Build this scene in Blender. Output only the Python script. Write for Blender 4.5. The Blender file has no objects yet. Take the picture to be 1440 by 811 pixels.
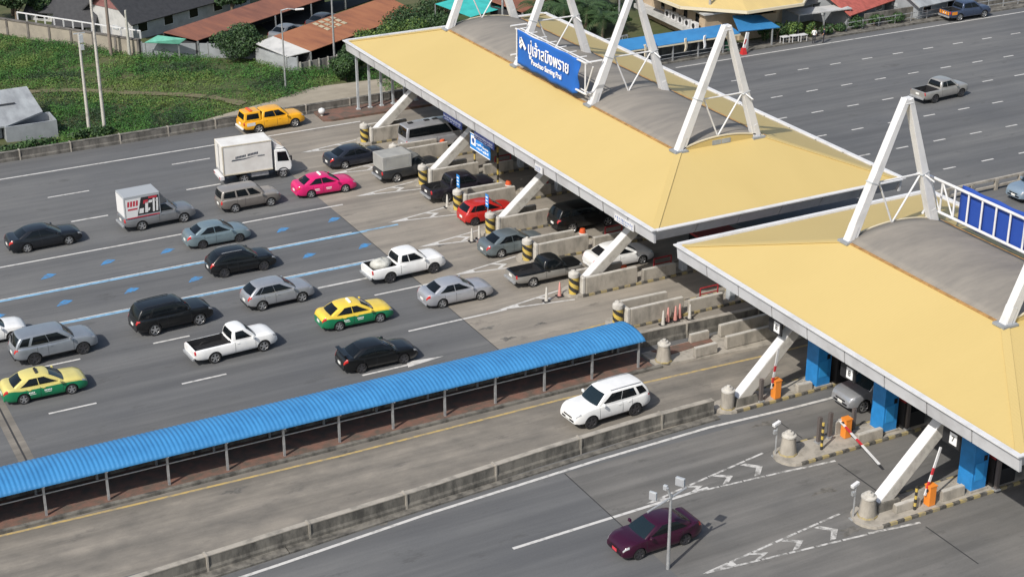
import bpy, bmesh, math, random
import numpy as np
from mathutils import Vector, Matrix
R = math.radians
random.seed(7); rng = np.random.default_rng(7)
scene = bpy.context.scene
COL = scene.collection

# ---------------------------------------------------------------- camera
F, CX, CY, IW, IH = 2322.0, 720.0, 405.5, 1440.0, 811.0
AZ, PITCH, ROLL, HC = R(62.239), R(23.967), R(.184), 42.237
fw = Vector((math.cos(PITCH)*math.cos(AZ), math.cos(PITCH)*math.sin(AZ), -math.sin(PITCH)))
rt = Vector((math.sin(AZ), -math.cos(AZ), 0)); dn = fw.cross(rt)
rt, dn = rt*math.cos(ROLL)+dn*math.sin(ROLL), dn*math.cos(ROLL)-rt*math.sin(ROLL)
cam = bpy.data.cameras.new('camera'); co = bpy.data.objects.new('camera', cam); COL.objects.link(co)
M = Matrix.Identity(4)
for i in range(3):
    M[i][0], M[i][1], M[i][2] = rt[i], -dn[i], -fw[i]
M[2][3] = HC
co.matrix_world = M
cam.sensor_width = 36; cam.lens = F/IW*36; cam.clip_start = 1; cam.clip_end = 2000
scene.camera = co

def g(px, py, z=0.0):
    """surveyed point: where the sight line of a photo pixel meets height z"""
    v = rt*((px-CX)/F)+dn*((py-CY)/F)+fw
    t = (z-HC)/v.z
    return Vector((v.x*t, v.y*t, z))

# ---------------------------------------------------------------- light
SUN_EL, SUN_AZ = R(44), R(27)      # shadows run towards +X, a little towards +Y
sd = Vector((-math.cos(SUN_EL)*math.cos(SUN_AZ), -math.cos(SUN_EL)*math.sin(SUN_AZ), math.sin(SUN_EL)))
w = bpy.data.worlds.new('World'); scene.world = w; w.use_nodes = True
nt = w.node_tree; bg = nt.nodes['Background']; sky = nt.nodes.new('ShaderNodeTexSky')
sky.sky_type = 'NISHITA'; sky.sun_disc = False; sky.sun_elevation = SUN_EL
sky.sun_rotation = math.atan2(sd.x, sd.y); sky.air_density = 1.2; sky.dust_density = 2.5
nt.links.new(sky.outputs[0], bg.inputs[0]); bg.inputs[1].default_value = 0.125
sl = bpy.data.lights.new('sun', 'SUN'); so = bpy.data.objects.new('sun', sl); COL.objects.link(so)
sl.energy = 4.2; sl.angle = R(.6); sl.color = (1, .955, .88)
so.rotation_euler = (-sd).to_track_quat('-Z', 'Y').to_euler(); so.location = (0, 0, 120)
vs = scene.view_settings
vs.view_transform = 'Standard'; vs.look = 'None'; vs.exposure = 0.05; vs.gamma = 1

# ---------------------------------------------------------------- materials
MATS = {}
def mat(name, c, rough=.7, metal=0.0, coat=0.0, var=0.0, vs_=1.5, bump=0.0, bs=20, c2=None, stretch=None, spec=.5, detail=4, lo=.35, hi=.65):
    if name in MATS: return MATS[name]
    m = bpy.data.materials.new(name); m.use_nodes = True
    n = m.node_tree.nodes; l = m.node_tree.links; p = n['Principled BSDF']
    p.inputs['Base Color'].default_value = (*c, 1); p.inputs['Roughness'].default_value = rough
    p.inputs['Metallic'].default_value = metal; p.inputs['Coat Weight'].default_value = coat
    p.inputs['Coat Roughness'].default_value = .06; p.inputs['Specular IOR Level'].default_value = spec
    if var or c2 or bump:
        tc = n.new('ShaderNodeTexCoord'); mp = n.new('ShaderNodeMapping'); l.new(tc.outputs['Object'], mp.inputs[0])
        if stretch: mp.inputs['Scale'].default_value = stretch
    if var or c2:
        no = n.new('ShaderNodeTexNoise'); no.inputs['Scale'].default_value = vs_; no.inputs['Detail'].default_value = detail
        no.inputs['Roughness'].default_value = .6
        l.new(mp.outputs[0], no.inputs[0])
        cr = n.new('ShaderNodeValToRGB'); l.new(no.outputs[0], cr.inputs[0])
        a = c2 if c2 else tuple(max(0, x*(1-var)) for x in c); b = c if c2 else tuple(min(1, x*(1+var)) for x in c)
        cr.color_ramp.elements[0].position = lo; cr.color_ramp.elements[1].position = hi
        cr.color_ramp.elements[0].color = (*a, 1); cr.color_ramp.elements[1].color = (*b, 1)
        l.new(cr.outputs[0], p.inputs['Base Color'])
    if bump:
        nb = n.new('ShaderNodeTexNoise'); nb.inputs['Scale'].default_value = bs; nb.inputs['Detail'].default_value = 5
        l.new(mp.outputs[0], nb.inputs[0])
        b = n.new('ShaderNodeBump'); b.inputs['Strength'].default_value = bump; b.inputs['Distance'].default_value = .05
        l.new(nb.outputs[0], b.inputs['Height']); l.new(b.outputs[0], p.inputs['Normal'])
    MATS[name] = m
    return m

def surface(name, c, c2, streak_dark, streak=.5, patch=.08, fine=.18, rough=.85, stain=None, joint=None):
    """road / concrete surface: broad patches, streaks along the lanes, fine aggregate, dark stains and slab joints"""
    m = bpy.data.materials.new(name); m.use_nodes = True
    n = m.node_tree.nodes; l = m.node_tree.links; p = n['Principled BSDF']; p.inputs['Roughness'].default_value = rough
    p.inputs['Specular IOR Level'].default_value = .25
    tc = n.new('ShaderNodeTexCoord')
    def noise(scale, st=(1, 1, 1), det=5, ro=.6):
        mp = n.new('ShaderNodeMapping'); mp.inputs['Scale'].default_value = st; l.new(tc.outputs['Object'], mp.inputs[0])
        t = n.new('ShaderNodeTexNoise'); t.inputs['Scale'].default_value = scale; t.inputs['Detail'].default_value = det; t.inputs['Roughness'].default_value = ro
        l.new(mp.outputs[0], t.inputs[0]); return t.outputs[0]
    def ramp(s, lo, hi):
        r = n.new('ShaderNodeMapRange'); r.inputs[1].default_value = lo; r.inputs[2].default_value = hi; l.new(s, r.inputs[0]); return r.outputs[0]
    def mix(f, a, b, kind='MIX', k=1.0):
        x = n.new('ShaderNodeMix'); x.data_type = 'RGBA'; x.blend_type = kind
        if k != 1.0:
            q = n.new('ShaderNodeMath'); q.operation = 'MULTIPLY'; q.inputs[1].default_value = k; l.new(f, q.inputs[0]); f = q.outputs[0]
        l.new(f, x.inputs[0])
        for i, v in ((6, a), (7, b)):
            if isinstance(v, tuple): x.inputs[i].default_value = (*v, 1)
            else: l.new(v, x.inputs[i])
        return x.outputs[2]
    col = mix(ramp(noise(patch, (1, 1.6, 1)), .35, .68), c, c2)
    col = mix(ramp(noise(.55, (.045, 1, 1), 4), .42, .66), col, streak_dark, k=streak)
    col = mix(ramp(noise(1.3, (.12, 1, 1), 6, .7), .5, .72), col, streak_dark, k=streak*.6)
    col = mix(ramp(noise(.8, (.012, 1, 1), 3), .46, .62), col, streak_dark, k=streak*.55)
    if stain:
        col = mix(ramp(noise(.9, (.45, 1, 1), 7, .72), .585, .68), col, stain, k=.6)
    gcol = mix(ramp(noise(9, (1, 1, 1), 8, .8), .3, .7), (.78, .78, .78), (1.18, 1.18, 1.18))
    x = n.new('ShaderNodeMix'); x.data_type = 'RGBA'; x.blend_type = 'MULTIPLY'; x.inputs[0].default_value = fine*2.2
    l.new(col, x.inputs[6]); l.new(gcol, x.inputs[7]); col = x.outputs[2]
    l.new(col, p.inputs['Base Color'])
    nb = noise(40, (1, 1, 1), 3)
    b = n.new('ShaderNodeBump'); b.inputs['Strength'].default_value = .25; b.inputs['Distance'].default_value = .01
    l.new(nb, b.inputs['Height']); l.new(b.outputs[0], p.inputs['Normal'])
    MATS[name] = m
    return m

asphalt = surface('asphalt', (.156, .156, .154), (.117, .120, .125), (.074, .076, .081), .5, stain=(.08, .08, .08))
exit_asphalt = surface('worn_exit_asphalt', (.190, .182, .170), (.135, .133, .129), (.085, .083, .08), .6, patch=.2, stain=(.08, .078, .074))
concrete_road = surface('concrete_slab', (.315, .282, .238), (.235, .214, .184), (.145, .133, .118), .58, patch=.3, fine=.2, stain=(.11, .1, .09))
lane_concrete = surface('lane_concrete', (.275, .248, .210), (.165, .152, .134), (.098, .092, .083), .6, patch=.42, stain=(.105, .098, .09))
dirt = surface('earth', (.12, .11, .06), (.06, .085, .03), (.04, .07, .02), .4, stain=(.035, .06, .016))
gravel = surface('gravel_shoulder', (.36, .32, .255), (.27, .24, .19), (.2, .175, .13), .3, patch=.5)
line_white = mat('road_paint_white', (.53, .52, .50), .8, var=.25, vs_=3, c2=(.28, .275, .26), lo=.28, hi=.5, detail=8)
line_blue = mat('road_paint_blue', (.05, .225, .48), .8, c2=(.10, .15, .21), vs_=3.2, lo=.36, hi=.56, detail=8)
pale_blue = mat('pale_blue_line_paint', (.20, .385, .56), .8, c2=(.15, .235, .32), vs_=2.5, lo=.34, hi=.56, detail=8)
line_yellow = mat('road_paint_yellow', (.46, .33, .12), .8, c2=(.27, .225, .15), vs_=2.5, lo=.36, hi=.58, detail=8)
seal = mat('joint_sealant', (.035, .035, .036), .8)
concrete = mat('barrier_concrete', (.35, .32, .275), .9, c2=(.20, .185, .16), vs_=1.6, stretch=(1, 1, .45), bump=.3, detail=8, lo=.3, hi=.55)
old_concrete = mat('stained_concrete', (.175, .164, .143), .92, c2=(.06, .057, .051), vs_=1.7, stretch=(1, 1, .35), bump=.35, detail=8, lo=.36, hi=.6)
pale_concrete = mat('pale_concrete', (.47, .45, .41), .9, c2=(.31, .29, .265), vs_=2.2, bump=.2, detail=7, lo=.3, hi=.5)
white_paint = mat('white_steel_paint', (.64, .64, .645), .45, c2=(.53, .53, .53), vs_=.9, detail=6, lo=.3, hi=.5)
grey_paint = mat('grey_steel_paint', (.45, .48, .50), .5, c2=(.33, .35, .37), vs_=2)
galv = mat('galvanised_steel', (.42, .43, .44), .45, metal=.5, var=.15, vs_=4)
dark = mat('dark_trim', (.018, .018, .02), .6)
black_gloss = mat('black_trim', (.01, .01, .011), .3)
rubber = mat('tyre_rubber', (.02, .02, .021), .85)
glass = mat('tinted_glass', (.006, .008, .010), .08, spec=.32)
blue_glass = mat('windscreen_glass', (.010, .018, .023), .06, spec=.5)
lens_clear = mat('headlamp_lens', (.34, .35, .37), .12, coat=.6)
lens_red = mat('tail_lamp_lens', (.42, .012, .012), .15, coat=1)
lens_orange = mat('beacon_lens', (.65, .09, .02), .25)
chrome = mat('wheel_alloy', (.60, .61, .62), .3, metal=.85)
dark_alloy = mat('dark_wheel_alloy', (.10, .10, .11), .35, metal=.7)
plate_white = mat('plate_white', (.75, .75, .72), .5)
plate_red = mat('plate_red', (.55, .05, .07), .5)
yellow_paint = mat('hazard_yellow', (.50, .36, .07), .65, c2=(.34, .28, .15), vs_=3, lo=.25, hi=.5)
kerb_yellow = mat('faded_kerb_yellow', (.36, .29, .13), .8, c2=(.24, .21, .16), vs_=4, lo=.35, hi=.55, detail=7)
kerb_black = mat('faded_kerb_black', (.05, .047, .043), .8, c2=(.16, .15, .13), vs_=4, lo=.30, hi=.62, detail=7)
black_paint = mat('hazard_black', (.025, .024, .022), .7)
orange_paint = mat('orange_paint', (.72, .23, .03), .5, c2=(.55, .2, .05), vs_=3, lo=.2, hi=.5)
red_paint = mat('red_paint', (.27, .022, .026), .55, var=.15, vs_=3)
blue_paint = mat('booth_blue_paint', (.02, .20, .50), .45, var=.12, vs_=1.5)
sign_blue = mat('sign_blue', (.014, .085, .33), .5)
navy_board = mat('navy_board', (.018, .03, .12), .5)
sign_ink = mat('sign_ink', (.42, .45, .52), .6)
track_earth = surface('track_earth', (.20, .165, .105), (.13, .12, .07), (.08, .085, .04), .4, patch=.6)
banner_blue = mat('banner_cloth_blue', (.008, .105, .42), .75, bump=.25, bs=2.5)
royal_blue = mat('royal_blue_cloth', (.012, .055, .30), .7, bump=.2, bs=2)
roof_blue = mat('blue_roof_sheet', (.042, .215, .46), .5, c2=(.034, .18, .40), vs_=.8, lo=.35, hi=.6)
brick_red = mat('red_paving', (.185, .095, .07), .85, c2=(.10, .078, .062), vs_=1.6, detail=8, lo=.38, hi=.64, bump=.3)
line_worn = mat('worn_road_paint', (.50, .49, .47), .85, c2=(.19, .185, .175), vs_=2.6, lo=.40, hi=.56, detail=9)
stain_m = mat('oil_stain', (.15, .141, .126), .8, c2=(.085, .08, .072), vs_=2.4, detail=9, lo=.4, hi=.6)
fascia_m = mat('fascia_panel_paint', (.50, .505, .52), .5, c2=(.40, .40, .41), vs_=.7, detail=8, lo=.32, hi=.55)
roadside_concrete = mat('roadside_concrete', (.165, .155, .14), .92, c2=(.065, .062, .056), vs_=1.5, stretch=(1, 1, .35), bump=.35, detail=8, lo=.36, hi=.6)
plaster = mat('tan_plaster', (.46, .36, .25), .85, c2=(.37, .29, .20), vs_=1.2)
white_wall = mat('white_render', (.46, .46, .45), .8, c2=(.33, .335, .33), vs_=.9, lo=.3, hi=.55)
grey_wall = mat('grey_render', (.27, .29, .31), .85, c2=(.21, .225, .24), vs_=1.0, lo=.3, hi=.6)
cream_wall = mat('cream_render', (.30, .27, .22), .85, c2=(.21, .19, .16), vs_=.8, lo=.3, hi=.6, detail=7)
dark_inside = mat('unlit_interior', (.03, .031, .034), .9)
slate = mat('dark_roof_tiles', (.045, .046, .05), .8, c2=(.03, .031, .035), vs_=3, detail=8, bump=.4)
maroon_tile = mat('maroon_roof_tiles', (.22, .10, .095), .8, var=.2, vs_=3)
red_tile = mat('red_roof_tiles', (.36, .09, .07), .8, var=.2, vs_=2.5)
grey_sheet = mat('grey_roof_sheet', (.34, .36, .37), .6, c2=(.22, .23, .24), vs_=1.2, stretch=(1, .3, 1))
green_sheet = mat('green_awning_sheet', (.10, .32, .24), .6, var=.15)
teal_sheet = mat('teal_tarpaulin', (.05, .50, .46), .6, c2=(.04, .38, .35), vs_=.8)
trunk_m = mat('bark', (.14, .105, .075), .9, var=.3, vs_=6)
pole_conc = mat('pole_concrete', (.40, .39, .35), .85, var=.15, vs_=2)
skin = mat('skin', (.38, .22, .15), .6)
cloth_white = mat('white_shirt', (.72, .72, .72), .8)
cloth_dark = mat('dark_trousers', (.02, .02, .028), .85)
cloth_navy = mat('navy_uniform', (.025, .028, .05), .8)
hair = mat('black_hair', (.012, .01, .009), .6)

def ribbed(name, c, c2, axis, period, rough=.55, strength=.6, rust=None, soft=.8):
    """corrugated / standing seam sheet: ribs by bump, weathering by noise"""
    m = bpy.data.materials.new(name); m.use_nodes = True
    n = m.node_tree.nodes; l = m.node_tree.links; p = n['Principled BSDF']; p.inputs['Roughness'].default_value = rough
    tc = n.new('ShaderNodeTexCoord'); wv = n.new('ShaderNodeTexWave'); wv.bands_direction = axis
    wv.inputs['Scale'].default_value = math.pi/10/period*2; wv.inputs['Distortion'].default_value = 0
    l.new(tc.outputs['Object'], wv.inputs[0])
    no = n.new('ShaderNodeTexNoise'); no.inputs['Scale'].default_value = soft; no.inputs['Detail'].default_value = 8; no.inputs['Roughness'].default_value = .65
    mp = n.new('ShaderNodeMapping'); l.new(tc.outputs['Object'], mp.inputs[0]); l.new(mp.outputs[0], no.inputs[0])
    mp.inputs['Scale'].default_value = (1, .25, 1) if axis == 'X' else (.25, 1, 1)
    cr = n.new('ShaderNodeValToRGB'); l.new(no.outputs[0], cr.inputs[0])
    cr.color_ramp.elements[0].position = .33; cr.color_ramp.elements[1].position = .64
    cr.color_ramp.elements[0].color = (*c2, 1); cr.color_ramp.elements[1].color = (*c, 1)
    if rust:
        e = cr.color_ramp.elements.new(.48); e.color = (*rust, 1)
    l.new(cr.outputs[0], p.inputs['Base Color'])
    b = n.new('ShaderNodeBump'); b.inputs['Strength'].default_value = strength; b.inputs['Distance'].default_value = .03
    l.new(wv.outputs[0], b.inputs['Height']); l.new(b.outputs[0], p.inputs['Normal'])
    MATS[name] = m; return m
canopy_yellow = ribbed('yellow_roof_sheet', (.530, .402, .160), (.500, .378, .147), 'Y', .35, .5, .09, soft=.12)
canopy_yellow_x = ribbed('yellow_roof_sheet_ends', (.530, .402, .160), (.500, .378, .147), 'X', .35, .5, .09, soft=.12)
valley_grey = ribbed('grey_vault_sheet', (.255, .232, .20), (.18, .166, .148), 'Y', .4, .85, .14, soft=.9)
rust_roof = ribbed('rusty_sheet', (.27, .105, .06), (.15, .06, .042), 'X', .5, .85, .6, rust=(.21, .085, .055), soft=.7)
rust_roof2 = ribbed('orange_rusty_sheet', (.34, .14, .065), (.22, .085, .045), 'X', .5, .85, .6, rust=(.30, .115, .055), soft=.8)
fence_sheet = ribbed('grey_fence_sheet', (.36, .38, .39), (.27, .29, .30), 'X', .4, .6, .5)
yellow_tile = ribbed('pale_yellow_roof', (.60, .45, .18), (.53, .40, .17), 'X', .5, .6, .4)
leaf_dark = mat('leaf_dark', (.028, .062, .018), .65, c2=(.016, .040, .014), vs_=1.1, detail=6)
leaf_mid = mat('leaf_mid', (.050, .105, .022), .65, c2=(.026, .066, .016), vs_=.9, detail=6)
leaf_light = mat('leaf_light', (.125, .185, .034), .7, c2=(.070, .125, .024), vs_=.8, detail=6)
grass_m = mat('grass_blades', (.060, .165, .024), .8, c2=(.028, .100, .016), vs_=.22, detail=9, lo=.38, hi=.64)
palm_m = mat('palm_leaf', (.045, .085, .025), .55, c2=(.028, .058, .018), vs_=1.2)

# ---------------------------------------------------------------- object helpers
def tag(o, label=None, cat=None, group=None, kind=None):
    if label: o['label'] = label
    if cat: o['category'] = cat
    if group: o['group'] = group
    if kind: o['kind'] = kind
    return o
def wm(o):
    m = o.matrix_basis.copy()
    if o.parent: m = wm(o.parent) @ o.matrix_parent_inverse @ m
    return m
def adopt(o, parent, world):
    if parent:
        o.parent = parent
        if world: o.matrix_parent_inverse = wm(parent).inverted()
def thing(name, label, cat, loc=(0, 0, 0), rz=0, group=None):
    o = bpy.data.objects.new(name, None); COL.objects.link(o)
    o.location = loc; o.rotation_euler = (0, 0, rz); o.empty_display_size = .3
    return tag(o, label, cat, group)
def copy_tree(o, parent=None):
    c = o.copy(); COL.objects.link(c)
    if parent: c.parent = parent
    for ch in [x for x in CH.get(o.name, [])]:
        k = copy_tree(ch, c); CH.setdefault(c.name, []).append(k)
    return c
CH = {}
class MB:
    def __init__(s): s.v = []; s.f = []; s.mi = []
    def add(s, vs, fs, m=0):
        b = len(s.v); s.v += [tuple(v) for v in vs]; s.f += [tuple(i+b for i in f) for f in fs]; s.mi += [m]*len(fs)
    def box(s, c, d, rz=0, m=0, top=1.0, topy=None):
        x, y, z = d[0]/2, d[1]/2, d[2]/2; ca, sa = math.cos(rz), math.sin(rz); vs = []
        ty = top if topy is None else topy
        for k, kx, ky in ((-1, 1, 1), (1, top, ty)):
            for sx, sy in ((-1, -1), (1, -1), (1, 1), (-1, 1)):
                px, py = sx*x*kx, sy*y*ky
                vs.append((c[0]+px*ca-py*sa, c[1]+px*sa+py*ca, c[2]+k*z))
        s.add(vs, [(3, 2, 1, 0), (4, 5, 6, 7), (0, 1, 5, 4), (1, 2, 6, 5), (2, 3, 7, 6), (3, 0, 4, 7)], m); return s
    def span(s, a, b, m=0):     # axis box from corner a to corner b
        return s.box([(a[i]+b[i])/2 for i in range(3)], [abs(a[i]-b[i]) for i in range(3)], 0, m)
    def prism(s, poly, z0, z1, m=0, mtop=None):
        n = len(poly)
        if sum(poly[i][0]*poly[(i+1) % n][1]-poly[(i+1) % n][0]*poly[i][1] for i in range(n)) < 0: poly = poly[::-1]
        s.add([(p[0], p[1], z0) for p in poly]+[(p[0], p[1], z1) for p in poly], [tuple(range(n-1, -1, -1))]+[(i, (i+1) % n, n+(i+1) % n, n+i) for i in range(n)], m)
        s.add([(p[0], p[1], z1) for p in poly], [tuple(range(n))], m if mtop is None else mtop); return s
    def bar(s, a, b, w, h, m=0, up=(0, 0, 1), w2=None, h2=None):
        a, b = Vector(a), Vector(b); d = (b-a).normalized(); up = Vector(up)
        if abs(d.dot(up)) > .98: up = Vector((1, 0, 0))
        r = d.cross(up).normalized(); u = r.cross(d); vs = []
        for p, ww, hh in ((a, w, h), (b, w2 or w, h2 or h)):
            for sx, sy in ((-1, -1), (1, -1), (1, 1), (-1, 1)): vs.append(p+r*(sx*ww/2)+u*(sy*hh/2))
        s.add(vs, [(3, 2, 1, 0), (4, 5, 6, 7), (0, 1, 5, 4), (1, 2, 6, 5), (2, 3, 7, 6), (3, 0, 4, 7)], m); return s
    def tube(s, a, b, r, r2=None, n=10, m=0):
        a, b = Vector(a), Vector(b); d = (b-a).normalized(); up = Vector((0, 0, 1)) if abs(d.z) < .95 else Vector((1, 0, 0))
        p = d.cross(up).normalized(); q = d.cross(p); r2 = r if r2 is None else r2; vs = []
        for c, rr in ((a, r), (b, r2)):
            for i in range(n):
                t = 2*math.pi*i/n; vs.append(c+p*(rr*math.cos(t))+q*(rr*math.sin(t)))
        s.add(vs, [(i, (i+1) % n, n+(i+1) % n, n+i) for i in range(n)]+[tuple(range(n-1, -1, -1)), tuple(range(n, 2*n))], m); return s
    def lathe(s, prof, c=(0, 0, 0), n=20, axis='Z', ms=None, m=0):
        k = len(prof)
        def pt(r, h, t):
            x, y = r*math.cos(t), r*math.sin(t)
            return (c[0]+x, c[1]+y, c[2]+h) if axis == 'Z' else (c[0]+x, c[1]+h, c[2]+y)
        vs = [pt(r, h, 2*math.pi*i/n) for r, h in prof for i in range(n)]
        for j in range(k-1):
            s_f = [(j*n+i, j*n+(i+1) % n, (j+1)*n+(i+1) % n, (j+1)*n+i) for i in range(n)]
            s.mi += [ms[j] if ms else m]*n; b = len(s.v); s.f += [tuple(x+b for x in f) for f in s_f]
        b = len(s.v); s.v += vs
        s.f += [tuple(b+i for i in range(n-1, -1, -1)), tuple(b+(k-1)*n+i for i in range(n))]; s.mi += [ms[0] if ms else m, ms[-1] if ms else m]
        return s
    def sheet(s, fn, nu, nv, m=0, thick=0.0):
        P = [fn(u/nu, v/nv) for u in range(nu+1) for v in range(nv+1)]
        b = len(s.v); s.v += [tuple(p) for p in P]
        for u in range(nu):
            for v in range(nv):
                i = b+u*(nv+1)+v; s.f.append((i, i+nv+1, i+nv+2, i+1)); s.mi.append(m)
        return s
    def build(s, name, mats, parent=None, smooth=None, world=True, bevel=0, recalc=True, solid=0):
        me = bpy.data.meshes.new(name); me.from_pydata(s.v, [], s.f)
        mats = mats if isinstance(mats, (list, tuple)) else [mats]
        for m in mats: me.materials.append(m)
        me.polygons.foreach_set('material_index', s.mi)
        if recalc or smooth is not None:
            bm = bmesh.new(); bm.from_mesh(me)
            bmesh.ops.remove_doubles(bm, verts=bm.verts, dist=.0004)
            if recalc: bmesh.ops.recalc_face_normals(bm, faces=bm.faces)
            bm.to_mesh(me); bm.free()
        if smooth is not None:
            me.shade_smooth(); me.set_sharp_from_angle(angle=R(smooth))
        o = bpy.data.objects.new(name, me); COL.objects.link(o); adopt(o, parent, world)
        if parent: CH.setdefault(parent.name, []).append(o)
        if bevel:
            b = o.modifiers.new('bevel', 'BEVEL'); b.width = bevel; b.segments = 2; b.limit_method = 'ANGLE'; b.angle_limit = R(40)
        if solid:
            b = o.modifiers.new('solid', 'SOLIDIFY'); b.thickness = solid; b.offset = 0
        return o
def struct(mb, name, mats, **k):
    return tag(mb.build(name, mats, **k), kind='structure')
def lettering(text, size, mtl, parent, mw, depth=.01, name='lettering', sx=1.0):
    cu = bpy.data.curves.new(name, 'FONT'); cu.body = text; cu.size = size; cu.extrude = depth; cu.align_x = 'CENTER'; cu.align_y = 'CENTER'
    cu.offset = .008*size
    t = bpy.data.objects.new(name, cu); COL.objects.link(t)
    dg = bpy.context.evaluated_depsgraph_get(); me = bpy.data.meshes.new_from_object(t.evaluated_get(dg))
    bpy.data.objects.remove(t); bpy.data.curves.remove(cu)
    me.materials.clear(); me.materials.append(mtl)
    me.transform(mw @ Matrix.Diagonal((sx, 1, 1, 1)))
    o = bpy.data.objects.new(name, me); COL.objects.link(o); adopt(o, parent, True)
    return o
def frame(o, x, y):   # matrix with given origin, text x direction and text y direction
    x = Vector(x).normalized(); y = Vector(y); z = x.cross(y).normalized(); y = z.cross(x); m = Matrix.Identity(4)
    for i in range(3): m[i][0], m[i][1], m[i][2], m[i][3] = x[i], y[i], z[i], o[i]
    return m
def leaves(centres, n, size, spread=1.0, zmin=-9, up=.35, asp=.55):
    """n leaf faces in ellipsoid clumps [(x,y,z,rx,ry,rz)], more towards the skin of each clump"""
    c = np.array(centres, float); wgt = (c[:, 3]*c[:, 4]*c[:, 5])**.66; idx = rng.choice(len(c), n, p=wgt/wgt.sum())
    d = rng.normal(size=(n, 3)); d /= np.linalg.norm(d, axis=1)[:, None]
    r = rng.uniform(.35, 1.05, n)**.55
    P = c[idx, :3]+d*r[:, None]*c[idx, 3:]*spread
    ok = P[:, 2] > zmin; P = P[ok]; d = d[ok]; n = len(P)
    nrm = d+rng.normal(size=(n, 3))*.7; nrm[:, 2] += up; nrm /= np.linalg.norm(nrm, axis=1)[:, None]
    a = np.cross(nrm, rng.normal(size=(n, 3))); a /= np.linalg.norm(a, axis=1)[:, None]; b = np.cross(nrm, a)
    s = (size*rng.uniform(.6, 1.5, n))[:, None]
    V = np.stack([P-a*s, P+b*s*asp, P+a*s, P-b*s*asp], 1).reshape(-1, 3)
    return V, n
def leaf_mesh(name, V, n, mats, parent=None, mi=None):
    me = bpy.data.meshes.new(name); me.vertices.add(len(V)); me.vertices.foreach_set('co', V.astype(np.float32).ravel())
    me.loops.add(4*n); me.loops.foreach_set('vertex_index', np.arange(4*n, dtype=np.int32))
    me.polygons.add(n); me.polygons.foreach_set('loop_start', np.arange(0, 4*n, 4, dtype=np.int32))
    for m in mats: me.materials.append(m)
    me.update(calc_edges=True)
    if mi is not None: me.polygons.foreach_set('material_index', mi.astype(np.int32))
    o = bpy.data.objects.new(name, me); COL.objects.link(o); adopt(o, parent, True)
    if parent: CH.setdefault(parent.name, []).append(o)
    return o
def bush(name, label, cat, x, y, w, d, h, n=1500, size=.16, mats=(leaf_dark, leaf_mid), group=None, z0=0, trunk=True, clumps=9, weights=None):
    t = thing(name, label, cat, (x, y, z0), 0, group)
    cs = []
    for i in range(clumps):
        a = random.uniform(0, 6.28); q = random.uniform(0, .62)
        k = random.uniform(.32, .5)
        cs.append((x+math.cos(a)*q*w/2, y+math.sin(a)*q*d/2, z0+h*random.uniform(.35, .78), k*w/2*1.05, k*d/2*1.05, h*random.uniform(.2, .27)))
    V, m = leaves(cs, n, size, zmin=z0+.05)
    mi = rng.choice(len(mats), m, p=weights)
    leaf_mesh('crown', V, m, mats, t, mi)
    if trunk:
        b = MB(); b.tube((x, y, z0), (x, y, z0+h*.45), .11, .06)
        for i in range(5):
            a = i*1.26+random.random(); b.tube((x, y, z0+h*.25+.05*i), (x+math.cos(a)*w*.25, y+math.sin(a)*d*.25, z0+h*(.5+.06*i)), .045, .02, 6)
        b.build('trunk', trunk_m, t)
    return t
# ---------------------------------------------------------------- vehicles
PAINT = {}
def paint(name, c, metal=.0, rough=.32):
    if name not in PAINT:
        PAINT[name] = mat('car_paint_'+name, c, rough, metal, coat=.5, var=.05, vs_=2, spec=.35)
    return PAINT[name]
def lerp(a, b, t): return a+(b-a)*t
def interp(pts, x):
    if x <= pts[0][0]: return pts[0][1]
    for (x0, y0), (x1, y1) in zip(pts, pts[1:]):
        if x <= x1: return lerp(y0, y1, (x-x0)/(x1-x0))
    return pts[-1][1]
def smooth_interp(pts, x, k=.07):
    return (interp(pts, x-k)+2*interp(pts, x)+interp(pts, x+k))/4

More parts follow.
